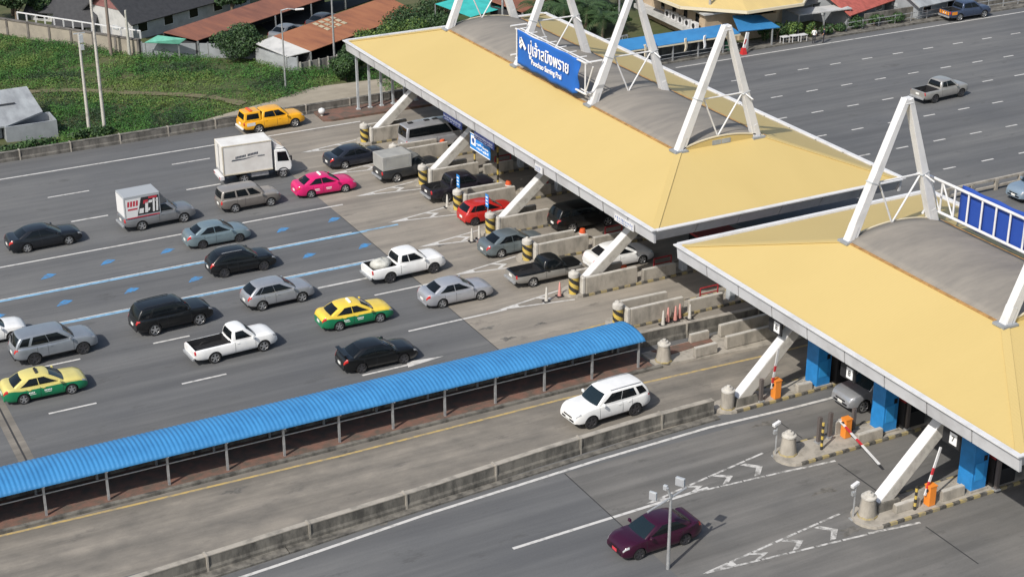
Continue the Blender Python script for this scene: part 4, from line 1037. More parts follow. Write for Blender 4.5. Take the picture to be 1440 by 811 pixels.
s.span((49.885, 98.12, 3.2), (49.9, 101.2, 3.27)); s.span((49.885, 98.12, 4.36), (49.9, 101.2, 4.42)); s.build('lettering', white_wall_text(), t)
d = MB(); d.tube((49.87, 100.65, 3.9), (49.89, 100.65, 3.9), .2, n=14); d.build('emblem', sign_blue, t)
d = MB(); d.tube((49.95, 101.1, 3.9), (51.3, 103.3, 4.3), .04); d.tube((49.95, 98.2, 3.9), (51.3, 99.6, 4.3), .04); d.build('bracket', galv, t)
def small_sign(x, y, z, label):
    t = thing('lane_plate', label, 'sign', (x, y, .16), 0, 'small blue plates on posts')
    b = MB(); b.tube((x, y, .16), (x, y, z), .035); b.build('post', galv, t)
    c = MB(); c.box((x-.05, y, z-.15), (.04, .42, .9)); c.build('plate', mat('bright_sign_blue', (0, 0, 0)), t)
    l = MB()
    for k in range(3): l.box((x-.075, y, z+.1-k*.24), (.015, .26, .09))
    l.build('lettering', white_wall_text(), t)
small_sign(47.3, 97.75+.05, 2.35, 'small blue plate on a post beside the black pickup'); small_sign(47.4, 93.55, 2.3, 'small blue plate on a post at the nose of the red hatchback')

# booths, boom gates and machines on the exit islands
def booth(x, y, label, l2):
    t = thing('toll_machine', label, 'toll booth', (x, y, .16), 0, 'blue toll machines on the exit islands')
    b = MB(); b.box((x, y, 1.62), (.95, 1.0, 2.9)); b.build('cabinet', blue_paint, t, bevel=.03)
    d = MB(); d.box((x-.06, y-.51, 1.25), (.55, .02, .95)); d.build('door', mat('booth_blue_light', (.03, .27, .62), .45), t)
    d = MB(); d.box((x+.25, y-.515, 1.95), (.2, .03, .28)); d.build('screen', black_gloss, t)
    d = MB(); d.box((x, y, .2), (1.1, 1.15, .12)); d.build('base', concrete, t)
    t = thing('toll_booth', l2, 'toll booth', (x+2.3, y, .16), 0, 'dark red toll booths on the exit islands')
    b = MB(); b.box((x+1.55, y, 2.35), (1.5, 1.25, 1.3)); b.build('cabin', red_paint, t, bevel=.03); b = MB(); b.box((x+1.55, y, .92), (1.46, 1.21, 1.5)); b.build('base', dark, t)
    d = MB(); d.box((x+1.55, y-.61, 1.35), (1.2, .03, .6)); d.build('window', glass, t)
    d = MB(); d.box((x+1.55, y, 3.07), (1.7, 1.45, .12)); d.build('roof', grey_wall, t)
booth(53.0, 64.35, 'blue machine nearest the first raised boom', 'dark red booth behind the farthest blue machine'); booth(52.85, 58.55, 'middle blue machine beside the lowered boom', 'dark red booth behind the middle blue machine'); booth(52.85, 51.85, 'blue machine nearest the right edge of the photo', 'dark red booth behind the nearest blue machine')
for y in IY:
    t = thing('toll_booth', 'grey glazed booth in the shade on the island '+who[y], 'toll booth', (57.5, y, .16), 0, 'grey booths in the shade of the long canopy')
    b = MB(); b.box((57.5, y, .72), (2.6, 1.4, 1.12)); b.build('cabin', grey_wall, t, bevel=.02)
    b = MB(); b.box((57.5, y, 1.75), (2.5, 1.34, .95)); b.build('window', glass, t)
    b = MB(); b.box((57.5, y, 2.3), (2.9, 1.7, .14)); b.build('roof', red_paint, t)
for y in IY:
    t = thing('card_machine', 'grey card machine on the island '+who[y], 'machine', (55.2, y-.35, .16), 0, 'card machines on the toll islands')
    b = MB(); b.box((55.2, y-.35, .85), (.4, .45, 1.4)); b.build('housing', grey_paint, t, bevel=.03)
    b = MB(); b.box((55.1, y-.585, 1.2), (.22, .02, .3)); b.build('screen', black_gloss, t)
    t = thing('guard_rail', 'red guard rail hoop on the island '+who[y], 'railing', (54.0, y+.3, .16), 0, 'red guard rails on the toll islands')
    b = MB()
    for xx in (53.4, 54.7): b.tube((xx, y+.3, .16), (xx, y+.3, 1.0), .05, n=8)
    b.tube((53.4, y+.3, 1.0), (54.7, y+.3, 1.0), .05, n=8); b.tube((53.4, y+.3, .6), (54.7, y+.3, .6), .04, n=8); b.build('frame', red_paint, t)
    b = MB()
    for xx in (53.4, 54.7): b.lathe([(.09, 0), (.09, .04)], (xx, y+.3, .16), 8)
    b.build('foot', galv, t)
def boom(x, y, ang, label, L=3.4, dirv=(0, -1, 0), vertical=True, rear=False):
    t = thing('boom_gate', label, 'boom gate', (x, y, .16), 0, 'orange boom gate machines')
    b = MB(); b.box((x, y, .68), (.42, .4, 1.05)); b.build('housing', orange_paint, t, bevel=.03)
    c = MB(); c.box((x, y, 1.23), (.46, .44, .06)); c.build('lid', orange_paint, t)
    d = Vector(dirv)*math.cos(ang)+Vector((0, 0, 1))*math.sin(ang); p = Vector((x-.28, y, 1.0)); bm_ = MB(); k = 7
    for i in range(k): bm_.bar(p+d*(L*i/k-.25), p+d*(L*(i+1)/k-.25), .06, .12, m=1 if i in (1, 3) else 0, up=(1, 0, 0))
    bm_.build('boom', [white_paint, mat('boom_red', (.5, .03, .04), .5)], t)
    h = MB(); h.tube((x-.30, y, 1.0), (x-.15, y, 1.0), .1, n=10); h.build('hub', dark, t)
boom(49.95, 64.05, R(82), 'orange boom gate with its red and white arm raised, beside the first strut', 2.6, (0, -1, 0)); 
boom(50.55, 58.75, R(-6), 'orange boom gate with its red and white arm lowered across the lane', 4.0, Vector((-.15, -1, 0)).normalized())
boom(49.9, 51.5, R(70), 'orange boom gate with raised arm beside the nearest strut', 2.5, Vector((1, .2, 0)).normalized())
def post(x, y, h, label, m=None, w_=.2, kind='post'):
    t = thing('steel_post', label, 'post', (x, y, .16), 0, 'dark sensor posts on the exit islands')
    b = MB(); b.box((x, y, .16+h/2), (w_, w_*.9, h)); b.build('shaft', m or mat('post_brown', (.10, .085, .08), .6), t, bevel=.015)
    b = MB(); b.box((x, y, .2), (w_*1.7, w_*1.7, .07)); b.build('foot', galv, t)
for x, y, h, l in ((48.95, 64.05, 1.35, 'dark post left of the first orange gate'), (48.9, 58.9, 1.5, 'dark post behind the black and yellow pole'), (49.75, 59.1, 1.45, 'second dark post from the grey conical bollard by the lowered boom'), (51.3, 59.1, 1.3, 'dark post behind the lowered boom machine'), (53.9, 57.9, 1.9, 'post right of the middle blue machine'), (53.7, 51.0, 1.8, 'post right of the nearest blue machine'), (48.75, 53.1, 1.1, 'dark post left of the nearest strut')): post(x, y, h, l)
striped_pole(48.6, 58.25, 1.55, 'short striped pole beside the lowered boom', r=.07, bands=.2); striped_pole(48.95, 51.45, 1.3, 'short striped pole left of the last orange gate', r=.07, bands=.2)
def cctv(x, y, label, h=1.75):
    t = thing('camera_post', label, 'camera', (x, y, 0), 0, 'white cameras on thin posts')
    b = MB(); b.tube((x, y, 0), (x, y, h), .045); b.box((x, y, .03), (.3, .3, .06)); b.build('post', galv, t)
    c = MB(); c.bar((x-.28, y-.04, h+.12), (x+.2, y+.06, h+.2), .18, .17); c.build('housing', white_paint, t, bevel=.03)
    a = MB(); a.tube((x, y, h-.4), (x-.15, y, h-.2), .05); a.box((x-.12, y, h-.3), (.16, .14, .2)); a.build('bracket', galv, t)
cctv(46.25, 59.0, 'white camera on a thin post left of the bollard by the lowered boom'); cctv(45.95, 52.35, 'white camera on a thin post beside the bollard at the nearest strut')
for x, y, l, tx in ((50.0, 64.75, 'square lane number panel above the first strut', '8'), (50.0, 58.55, 'square lane number panel on the fascia above the silver car', '9'), (50.0, 50.85, 'square lane number panel above the nearest strut', '7')):
    t = thing('lane_number', l, 'sign', (x, y, 4.8), 0, 'dark lane number boards hanging below the near fascia')
    b = MB(); b.span((x, y-.75, 3.8), (x+.08, y+.4, 4.62)); b.build('board', dark, t)
    c = MB(); c.span((x-.03, y-.58, 3.92), (x, y-.1, 4.5))
    h_ = MB()
    for yy in (-.6, .3): h_.tube((x+.04, y+yy, 4.6), (x+.04, y+yy, 5.35), .03)
    h_.build('hanger', galv, t); c.v = c.v; c.build('panel', mat('white_panel', (.8, .8, .8), .5), t)  # plain white panel behind the number
    lettering('7' if tx == '7' else '8', .42, black_paint, t, frame((x-.04, y-.34, 4.21), (0, -1, 0), (0, 0, 1)), .006)

# floodlight mast in front of the purple car
t = thing('floodlight_mast', 'grey mast with floodlights in front of the purple sedan', 'lamp post', (35.8, 52.9, 0))
b = MB(); P0 = g(940, 793); P0 = Vector((35.85, 52.95, 0)); b.tube(P0, P0+Vector((0, 0, 3.9)), .085, .06, 12); b.build('mast', galv, t, smooth=40)
b = MB(); top = P0+Vector((0, 0, 3.75)); 
b.tube(top+Vector((-1.35, -.2, -.25)), top+Vector((.9, .12, .2)), .05); b.tube(top, top+Vector((-.2, .0, .55)), .06); b.build('cross_arm', galv, t)
for off, sz in (((-.75, .3, .15), (.12, .36, .42)), ((.85, .55, .3), (.16, .44, .42)), ((-.1, .3, .4), (.14, .2, .24))):
    f = MB(); c = top+Vector(off); f.box(c, sz, .5); f.build('floodlight', grey_paint, t, bevel=.02)
    f = MB(); f.box(c-Vector((sz[0]*.5, sz[0]*.25, 0)), (.02, sz[1]*.85, sz[2]*.8), .5); f.build('lens', lens_clear, t)

# lamp posts and utility poles
def lamp_post(name, label, base, h, r=.1, arm=None, m=None, cat='lamp post', extra=None, lean=0):
    t = thing(name, label, cat, (base[0], base[1], 0)); b = MB(); B0 = Vector((base[0], base[1], 0)); b.tube(B0, B0+Vector((lean, 0, h)), r*1.25, r*.75, 12)
    b.lathe([(r*2, 0), (r*2, .12)], (base[0], base[1], 0), 10); b.build('pole', m or galv, t, smooth=40)
    if arm:
        a = MB(); p = B0+Vector((lean, 0, h-.05)); q = p+Vector(arm); a.tube(p, p.lerp(q, .5)+Vector((0, 0, .12)), .05); a.tube(p.lerp(q, .5)+Vector((0, 0, .12)), q, .045); a.build('arm', galv, t)
        l = MB(); d = Vector(arm).normalized(); l.bar(q, q+d*.75, .26, .13, w2=.16); l.build('lamp_head', white_paint, t, bevel=.04)
    return t
p = g(148, 190); lamp_post('lamp_post', 'tall pale lamp post in the grass, right one of a pair', p, 13.5, .12, (1.2, -1.4, .3), pale_concrete)
p = g(126, 188); t = lamp_post('utility_pole', 'pale pole with a small box on top, left one of a pair', p, 8.2, .12, None, pale_concrete, 'utility pole')
b = MB(); c = Vector((p.x, p.y, 7.8)); b.box(c+Vector((.12, -.1, 0)), (.3, .3, .6)); b.box(c+Vector((.15, -.1, -.7)), (.26, .26, .4)); b.bar(c+Vector((-.4, 0, .4)), c+Vector((.5, 0, .4)), .07, .07); b.build('equipment_box', grey_paint, t)
p = g(402, 128); lamp_post('lamp_post', 'slim lamp post with a white lamp head above the bush', p, 7.1, .07, (1.1, -.45, .05))
p = g(470.8, 92); lamp_post('lamp_post', 'slim grey pole beside the orange rusty roof', p, 9, .085, (1.0, -1, .2))
p = g(157, 83); lamp_post('utility_pole', 'dark weathered pole in front of the cream wall', p, 7.5, .15, None, mat('weathered_wood', (.20, .165, .14), .9), 'utility pole')
p = g(183, 84); lamp_post('utility_pole', 'short pale pole at the end of the cream wall', p, 4.6, .13, None, pole_conc, 'utility pole')
p = g(996, 60); lamp_post('lamp_post', 'grey pole in front of the octagonal office', p, 7.5, .13, (-1, -1, .2))
p = g(707, 60); lamp_post('lamp_post', 'grey pole rising behind the far roof frame', p, 5.0, .12, None)
p = g(870, 50); lamp_post('utility_pole', 'thin pole beside the palms', p, 6, .09, None)
for i, (a, c) in enumerate((((157, 83, 5.6), (126, 188, 7.9)), ((157, 83, 5.2), (183, 84, 4.3)))):
    pass

t = thing('marker_ball', 'small white ball marker at the tip of the brick shoulder', 'marker', (46.6, 121.9, 0)); b = MB(); b.lathe([(.12, 0), (.10, .3), (.12, .32)], (46.6, 121.9, 0), 12); b.build('stem', pale_concrete, t)
b = MB(); b.lathe([(.05, .3), (.24, .42), (.30, .58), (.24, .76), (.02, .86)], (46.6, 121.9, 0), 14); b.build('ball', white_paint, t, smooth=60)

# ---------------------------------------------------------------- buildings
# cream boundary wall, top left
t = thing('boundary_wall', 'long cream wall with dark pilasters above the grass field', 'wall', (33, 153, 0))
A, B = Vector((26.4, 163.6, 0)), Vector((38.4, 146.1, 0)); d = (B-A).normalized(); n = Vector((-d.y, d.x, 0))
b = MB(); b.bar(A+Vector((0, 0, .85)), B+Vector((0, 0, .85)), .2, 1.75); b.build('wall', cream_wall, t)
c = MB(); c.bar(A+Vector((0, 0, 1.78)), B+Vector((0, 0, 1.78)), .34, .12); c.build('coping', mat('dark_coping', (.12, .11, .10), .9, var=.3), t)
L = (B-A).length
for k in range(9):
    q = A+d*(L*k/8); c = MB(); c.box((q.x, q.y, .9), (.24, .34, 1.9), math.atan2(d.y, d.x)); c.build('pilaster', mat('dark_coping', (0, 0, 0)), t)
# railing on the wall
t = thing('wall_railing', 'pale railing frames above the cream wall', 'railing', (34, 152, 1.8)); b = MB()
for k in range(14):
    q = A+d*(L*(.30+.7*k/13))+Vector((0.3, .3, 0)); b.box((q.x, q.y, 2.15), (.12, .12, .75))
b.bar(A+d*(L*.3)+Vector((.3, .3, 2.5)), B+Vector((.3, .3, 2.5)), .1, .1); b.build('frame', white_paint, t)

def house(name, label, c, L, W, hw_, hr, rz, wall, roof_m, gable=None, windows=3, over=.5, cat='house'):
    t = thing(name, label, cat, (c[0], c[1], 0), rz)
    b = MB(); b.span((-L/2, -W/2, 0), (L/2, W/2, hw_)); 
    for s in (-1, 1): b.add([(s*L/2, -W/2, hw_), (s*L/2, W/2, hw_), (s*L/2, 0, hr-.12)], [(0, 1, 2)])
    b.build('wall', wall, t, world=False)
    r = MB(); sl = (hr-hw_)/(W/2); lo = hw_-over*sl
    for s in (-1, 1): r.add([(-L/2-over, s*(W/2+over), lo), (L/2+over, s*(W/2+over), lo), (L/2+over, 0, hr), (-L/2-over, 0, hr)], [(0, 1, 2, 3)])
    r.build('roof', roof_m, t, world=False, solid=.14)
    if gable:
        for s in (-1, 1):
            gq = MB(); gq.add([(s*(L/2+.05), -W/2*.72, hw_+.28*(hr-hw_)), (s*(L/2+.05), W/2*.72, hw_+.28*(hr-hw_)), (s*(L/2+.05), 0, hr-.1)], [(0, 1, 2)])
            gq.build('gable', gable, t, world=False, solid=.05)
    for k in range(windows):
        for s in (-1, 1):
            x = lerp(-L/2+1.2, L/2-1.2, k/max(1, windows-1)) if windows > 1 else 0
            f = MB(); f.box((x, s*(W/2+.02), hw_*.58), (1.25, .07, 1.0)); wn = f.build('window', white_paint, t, world=False)
            f = MB(); f.box((x, s*(W/2+.05), hw_*.58), (1.08, .05, .84)); f.build('pane', glass, wn, world=False)
    for s in (-1, 1):
        f = MB(); f.box((s*(L/2+.03), -.9, hw_*.5), (.06, .8, .35)); wn = f.build('window', grey_paint, t, world=False)
    return t
RA = math.atan2(8.1, 14.7)
q = g(170, 40, 2); house('house', 'white gabled house with maroon gable and dark tiled roof behind the cream wall', (45.0, 158.0), 15.5, 6.6, 2.2, 4.7, math.atan2(1.0, 2.1)+.0, white_wall, slate, maroon_tile, 5)
house('house', 'low house with a broad dark roof and white side wall, left of the gabled house', (36.2, 158.4), 3.4, 3.2, 1.4, 3.1, R(-35), white_wall, slate, None, 2)
house('house', 'small grey roofed outbuilding among dark trees at the far top left', (34.4, 164.2), 2.6, 2.4, 1.4, 2.3, R(-40), white_wall, slate, None, 1)

# rusty sheds
def shed(name, label, quad, posts_z, roof_m, back=True, extra=None, cat='shed'):
    c = sum((Vector(p) for p in quad), Vector())/4; t = thing(name, label, cat, (c.x, c.y, 0))
    Q = [Vector(p) for p in quad]
    ang = math.atan2((Q[2]-Q[1]).y, (Q[2]-Q[1]).x)
    # roof in its own frame so its ribs follow the slope
    ri = thing.__call__ if False else None
    m = Matrix.Rotation(ang, 4, 'Z'); mi_ = m.inverted()
    loc = [mi_ @ p for p in Q]
    b = MB(); b.add(loc, [(0, 1, 2, 3)]); o = b.build('roof', roof_m, t, world=True, solid=.06); o.matrix_parent_inverse = t.matrix_basis.inverted() @ m
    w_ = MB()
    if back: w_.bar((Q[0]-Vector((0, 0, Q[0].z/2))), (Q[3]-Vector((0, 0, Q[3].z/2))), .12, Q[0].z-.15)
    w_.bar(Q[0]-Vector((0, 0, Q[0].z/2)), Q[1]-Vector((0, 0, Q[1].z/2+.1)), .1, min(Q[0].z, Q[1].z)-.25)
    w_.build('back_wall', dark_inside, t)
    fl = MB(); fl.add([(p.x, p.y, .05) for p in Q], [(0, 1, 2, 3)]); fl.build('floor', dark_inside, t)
    k = 5
    for i in range(k+1):
        p = Q[1].lerp(Q[2], i/k); s = MB(); s.box((p.x, p.y, p.z/2), (.14, .14, p.z-.05)); s.build('post', galv, t)
    return t
A, B, C_, D = g(230, 46, 2.3), g(278, 57.5, 1.75), g(448, 1.7, 1.75), g(368, 0, 2.3)
e = (C_-B)*.55; shed('shed', 'long open shed with a reddish rusty sheet roof', [A, B, C_+e, D+e], 2.7, rust_roof)
A, B, C_, D = g(424, 38, 2.4), g(480, 61, 1.8), g(575, 22, 1.8), g(530, 0, 2.4)
A2, B2 = g(384, 51.5, 2.4), g(436.5, 72.8, 1.8)
t = shed('shed', 'low shed with an orange rusty roof and pale sheets at its left end', [A2, B2, C_+(C_-B2)*.1, D+(D-A2)*.1], 2.3, rust_roof2)
pw = [g(359, 62, 1.95), g(404, 80.5, 1.5), g(436.5, 72.8, 1.82), g(384, 51.5, 2.42)]
b = MB(); b.add(pw, [(0, 1, 2, 3)]); b.build('pale_roof_sheet', white_wall, t, solid=.06)
b = MB(); b.bar(g(359, 62, 1.9)-Vector((0, 0, 1.05)), g(404, 80.5, 1.45)-Vector((0, 0, .85)), .1, 1.5); b.build('end_wall', grey_sheet, t)
b = MB()
for k in range(4):
    for j in range(3):
        p = lambda u, v: (A2.lerp(D, u)).lerp(B2.lerp(C_, u), v)+Vector((0, 0, .06))
        u0, v0 = .34+k*.055, .06+j*.16; b.add([p(u0, v0), p(u0+.03, v0), p(u0+.03, v0+.12), p(u0, v0+.12)], [(0, 1, 2, 3)])
b.build('skylight_strip', mat('cream_sheet', (.40, .35, .24), .7, var=.2), t, solid=.03)
# sheet fence and green lean-to
t = thing('sheet_fence', 'pale grey sheet fence below the rusty sheds', 'fence', (43, 143.2, 0)); P = [(38.6, 145.9), (43.9, 142.9), (47.4, 140.3), (48.7, 135.4), (49.4, 134.6)]
for a, c in zip(P, P[1:]):
    b = MB(); ang = math.atan2(c[1]-a[1], c[0]-a[0]); b.bar((*a, .75), (*c, .75), .06, 1.5); b.build('panel', grey_wall, t)
b = MB()
for p in P: b.box((p[0], p[1], .8), (.12, .12, 1.6))
b.build('post', galv, t)
t = thing('lean_to', 'small green sheet awning at the shed corner', 'awning', (40.5, 144.5, 0)); b = MB(); b.add([g(203, 60.5, 1.75), g(252, 62.5, 1.75), g(262, 55, 2.3), g(222, 50, 2.3)], [(0, 1, 2, 3)]); b.build('sheet', green_sheet, t, solid=.05)

for px in ((204, 61, 1.7), (251, 62, 1.7)): p = g(*px); b = MB(); b.box((p.x, p.y, p.z/2), (.1, .1, p.z)); b.build('post', galv, t)
t = thing('old_fence', 'weathered board fence left of the shrubs', 'fence', (51, 134, 0)); b = MB(); b.bar((49.5, 134.5, .5), (53.5, 135.2, .5), .1, 1.0); b.build('panel', mat('weathered_board', (.26, .25, .23), .9, c2=(.12, .115, .11), vs_=2, stretch=(3, 3, .3)), t)
for k in range(5): b = MB(); b.box((49.6+k*.95, 134.45+.17*k, .55), (.12, .14, 1.1)); b.build('post', pole_conc, t)
def dark_car(x, y, rz, c, label):
    make_car('parked_car', 'sedan', label, 'car', paint(*c), at=(x, y, rz), group='cars parked in the shade of the sheds', plate=False)
# teal tarp shelter
t = thing('tarp_shelter', 'teal tarpaulin shelter behind the far roof frame', 'shelter', (68, 138, 0)); b = MB(); Q = [g(612, 6, 3), g(662, 24.5, 2.5), g(708, 12, 2.5), g(668, -10, 3)]
b.add(Q, [(0, 1, 2, 3)]); b.build('tarp', teal_sheet, t, solid=.03)
b = MB(); 
for q in Q: b.tube((q.x, q.y, 0), (q.x, q.y, q.z), .05)
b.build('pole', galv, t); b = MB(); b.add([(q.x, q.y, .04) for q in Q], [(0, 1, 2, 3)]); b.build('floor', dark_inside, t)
Q = [g(690, 2, 3.2), g(735, 18, 2.6), g(790, -3, 2.6), g(760, -20, 3.2)]; shed('shed', 'brown roofed shed beyond the teal shelter', [Q[0], Q[1], Q[2]+(Q[2]-Q[1]), Q[3]+(Q[3]-Q[0])], 2.6, rust_roof)

# grey house at the left edge
t = thing('house', 'pale grey house with a sloping sheet roof at the left edge', 'house', (21, 129, 0))
b = MB(); x0, x1, y0, y1 = 22.3, 26.3, 127.2, 129.6
for a, c in (((x0, y0), (x1, y0+.12)), ((x0, y1-.12), (x1, y1)), ((x1-.12, y0+.12), (x1, y1-.12)), ((x0, y0+.12), (x0+.12, y1-.12))): b.span((*a, -.5), (*c, 1.45))
b.span((x0+.12, y0+.12, .7), (x1-.12, y1-.12, .8)); b.build('annex_wall', grey_wall, t)
b = MB(); b.span((12, 128.4, -.5), (22.2, 134, 1.35)); b.prism([(22.25, 129.7), (25.3, 129.7), (25.3, 134), (22.25, 134)], -.5, 1.55); b.build('wall', grey_wall, t)
b = MB(); b.add([(11.5, 127.6, 1.38), (22.6, 127.6, 1.38), (25.7, 129.2, 1.62), (25.7, 134.4, 2.3), (11.5, 134.4, 2.3)], [(0, 1, 2, 3, 4)]); b.build('roof', grey_sheet, t, solid=.14)
b = MB(); b.span((21.0, 128.36, .0), (21.9, 128.42, 1.1)); b.build('door', dark_inside, t)
b = MB(); b.span((20.0, 131.2, 2.02), (24, 131.35, 2.1)); b.build('ridge_strip', slate, t)

# octagonal office, top right
t = thing('office_building', 'tan octagonal office with a pale yellow roof behind the blue walkway', 'building', (90, 127, 0))
cx, cy = 92.4, 130.2
def octo(r, a0=R(22.5)): return [(cx+r*math.cos(a0+i*math.pi/4), cy+r*math.sin(a0+i*math.pi/4)) for i in range(8)]
b = MB(); b.prism(octo(5.6), 0, 2.2); b.build('wall', plaster, t)
b = MB(); b.prism(octo(5.3), 2.2, 3.35); b.build('window_band', glass, t)
for p in octo(5.5): b = MB(); b.box((p[0], p[1], 2.75), (.45, .45, 1.15)); b.build('column', plaster, t)
r_ = MB(); e_, i_ = octo(8.3), octo(3.0); r_.v += [(x, y, 3.4) for x, y in e_]+[(x, y, 4.7) for x, y in i_]; r_.f += [(i, (i+1) % 8, 8+(i+1) % 8, 8+i) for i in range(8)]+[tuple(range(8, 16)), tuple(range(7, -1, -1))]; r_.mi += [0]*10
r_.build('roof', yellow_tile, t)
b = MB()
for p, q in zip(e_, e_[1:]+e_[:1]): b.bar((*p, 3.4), (*q, 3.4), .2, .26)
b.build('eave_board', mat('cream_trim', (0, 0, 0)), t)
P1, P2 = g(978, 46, 1.3), g(906, 12, 1.3); dv = (P2-P1).normalized(); nv = Vector((dv.y, -dv.x, 0)); nv = nv if nv.x > 0 else -nv
def wq(s, o, z): q = P1+dv*s+nv*o; return Vector((q.x, q.y, z))
b = MB(); b.prism([wq(0, 1.0, 0)[:2], wq(12, 1.0, 0)[:2], wq(12, 5, 0)[:2], wq(0, 5, 0)[:2]], 0, 2.9); b.build('wing_wall', plaster, t)
b = MB(); b.prism([wq(-.4, .6, 0)[:2], wq(12, .6, 0)[:2], wq(12, 5.2, 0)[:2], wq(-.4, 5.2, 0)[:2]], 2.9, 3.06); b.build('wing_roof', white_wall, t)
b = MB(); b.bar(wq(-.3, .5, 1.12), wq(12, .5, 1.12), 1.1, .4); b.build('ledge', white_wall, t)
b = MB(); b.bar(wq(-.3, .45, 1.12), wq(-.3, .45, 1.12)+Vector((5.5, .6, 0)), .6, .36); b.build('ledge', white_wall, t)
for k in range(4): b = MB(); b.bar(wq(1.1+k*2.2, .98, 2.1), wq(1.7+k*2.2, .98, 2.1), .06, 1.1); b.build('window', glass, t)
for k in range(5):
    c = wq(.9+k*1.25, .45, 1.34); u = thing('air_conditioner', ('nearest', 'second nearest', 'middle', 'second farthest', 'farthest')[k]+' of five white air conditioner units on the office ledge', 'air conditioner', c, 0, 'air conditioner units on the office ledge')
    b = MB(); b.bar(wq(.5+k*1.25, .45, 1.68), wq(1.35+k*1.25, .45, 1.68), .4, .68); b.build('casing', white_paint, u, bevel=.02); b = MB(); b.tube(wq(.85+k*1.25, .24, 1.7), wq(.85+k*1.25, .2, 1.7), .24, n=14); b.build('fan_grille', dark, u)
# blue walkway in front of the office
t = thing('covered_walkway', 'blue roofed walkway along the far kerb in front of the office', 'walkway', (84, 122.6, 0))
b = MB(); b.add([(72, 121.7, 1.75), (88, 121.75, 1.75), (88, 123.9, 2.15), (72, 123.9, 2.15)], [(0, 1, 2, 3)]); b.add([(87.8, 121.7, 1.95), (92.6, 121.9, 1.7), (92.2, 124.6, 2.3), (88.8, 124.3, 2.75)], [(0, 1, 2, 3)]); b.build('roof', roof_blue, t, solid=.08)
for k in range(8):
    x = 72.5+k*2.75; b = MB(); b.box((x, 121.95, .85), (.12, .12, 1.75)); b.build('post', galv, t)
b = MB(); b.bar((72, 121.95, .75), (88, 121.95, .75), .05, .05); b.bar((72, 121.95, .4), (88, 121.95, .4), .05, .05); b.build('handrail', galv, t)
b = MB(); b.bar((72, 121.72, 1.66), (88, 121.75, 1.66), .06, .14); b.build('eave_board', mat('cream_trim', (0, 0, 0)), t)
for i, (x, m, l) in enumerate(((77.6, mat('cloth_cream', (.6, .53, .40), .8), 'cream cloth tied to the far walkway roof, leftmost'), (78.7, banner_blue, 'dark blue cloth tied to the far walkway roof'), (81.9, mat('cloth_cream', (0, 0, 0)), 'cream cloth tied to the far walkway roof, middle'), (83.9, cloth_white, 'white cloth tied to the far walkway roof'), (86.7, mat('cloth_yellow', (.72, .5, .08), .8), 'yellow cloth tied to the far walkway roof'))):
    b = MB(); b.sheet(lambda u, v: (x-.14+.28*u+.25*(v-.5)*math.sin(v*4+i), 121.62-.04*math.sin(u*6)-.12*(1-v), lerp(.95, 2.15, v)), 4, 10); o = b.build('tied_cloth', m, None, smooth=60, solid=.02); tag(o, l, 'cloth', 'cloths tied to the far walkway')
b = MB(); b.span((73, 124.0, 0), (88, 124.2, 1.1)); o = b.build('low_wall', old_concrete); tag(o, 'dark low wall behind the far blue walkway', 'wall')
# background houses right
house('house', 'house with a red tiled roof right of the office', (104.2, 129.0), 7, 8, 1.8, 3.9, R(20), grey_wall, red_tile, None, 2, .8)
house('house', 'house with a grey sheet roof near the top right', (112.5, 127.2), 6, 8, 1.9, 3.8, R(8), grey_wall, grey_sheet, None, 2, .8)
house('house', 'grey sheet roofed building between office and red roof', (97.8, 131.0), 9, 7, 2.2, 3.4, R(5), grey_wall, grey_sheet, None, 2, .8)
house('house', 'low house with a faded red roof behind the dark pickup', (120.5, 128.6), 6, 6, 1.9, 3.4, R(14), grey_wall, maroon_tile, None, 2, .6)
t = thing('lean_to', 'pale grey flat awning in front of the red roofed house', 'awning', (98, 124.6, 0)); b = MB(); b.prism([(96.2, 123.9), (102.3, 123.5), (102.5, 125.2), (96.4, 126)], 1.9, 2.0); b.build('sheet', white_wall, t); 
for x, y in ((96.4, 124.1), (99.3, 123.9), (102.2, 123.7)): b = MB(); b.box((x, y, .95), (.12, .12, 1.9)); b.build('post', galv, t)
t = thing('pipe_fence', 'grey fence of thin rails along the far kerb', 'fence', (112, 122.8, 0)); b = MB(); b.bar((101, 122.6, .9), (150, 122.6, .9), .06, .06); b.bar((101, 122.6, .45), (150, 122.6, .45), .06, .06)
b.build('rail', galv, t); b = MB()
for k in range(25): b.box((101+k*2, 122.6, .5), (.08, .08, 1.0))
b.build('post', galv, t)
t = thing('roadside_wall', 'weathered grey wall behind the far rail fence', 'wall', (112, 123.6, 0)); b = MB(); b.span((104, 123.5, 0), (150, 123.7, 1.2)); b.build('wall', old_concrete, t)
# plastic barrier, chairs, planters at the far kerb
t = thing('standing_banner', 'white and red standing banner on a red base at the far kerb', 'sign', (87.9, 121.0, 0)); b = MB(); b.box((87.9, 121.0, .3), (.5, .5, .6), top=.6); b.build('base', mat('barrel_red', (.5, .03, .03), .5), t); b = MB(); b.bar((87.95, 121, .6), (88.3, 121.05, 2.0), .1, .35); b.build('flag', cloth_white, t); b = MB(); b.bar((87.92, 120.94, .95), (88.12, 120.97, 1.4), .02, .16); b.build('stripe', mat('barrel_red', (0, 0, 0)), t)
t = thing('waste_bin', 'green bin under the blue walkway end', 'bin', (87.3, 122.6, .1)); b = MB(); b.lathe([(.28, .1), (.36, .95), (.36, 1.0), (.01, 1.08)], (87.3, 122.6, 0), 14); b.build('drum', mat('bin_green', (.05, .2, .12), .5), t, smooth=40); b = MB(); b.lathe([(.38, .98), (.38, 1.03)], (87.3, 122.6, 0), 14); b.build('rim', dark, t)
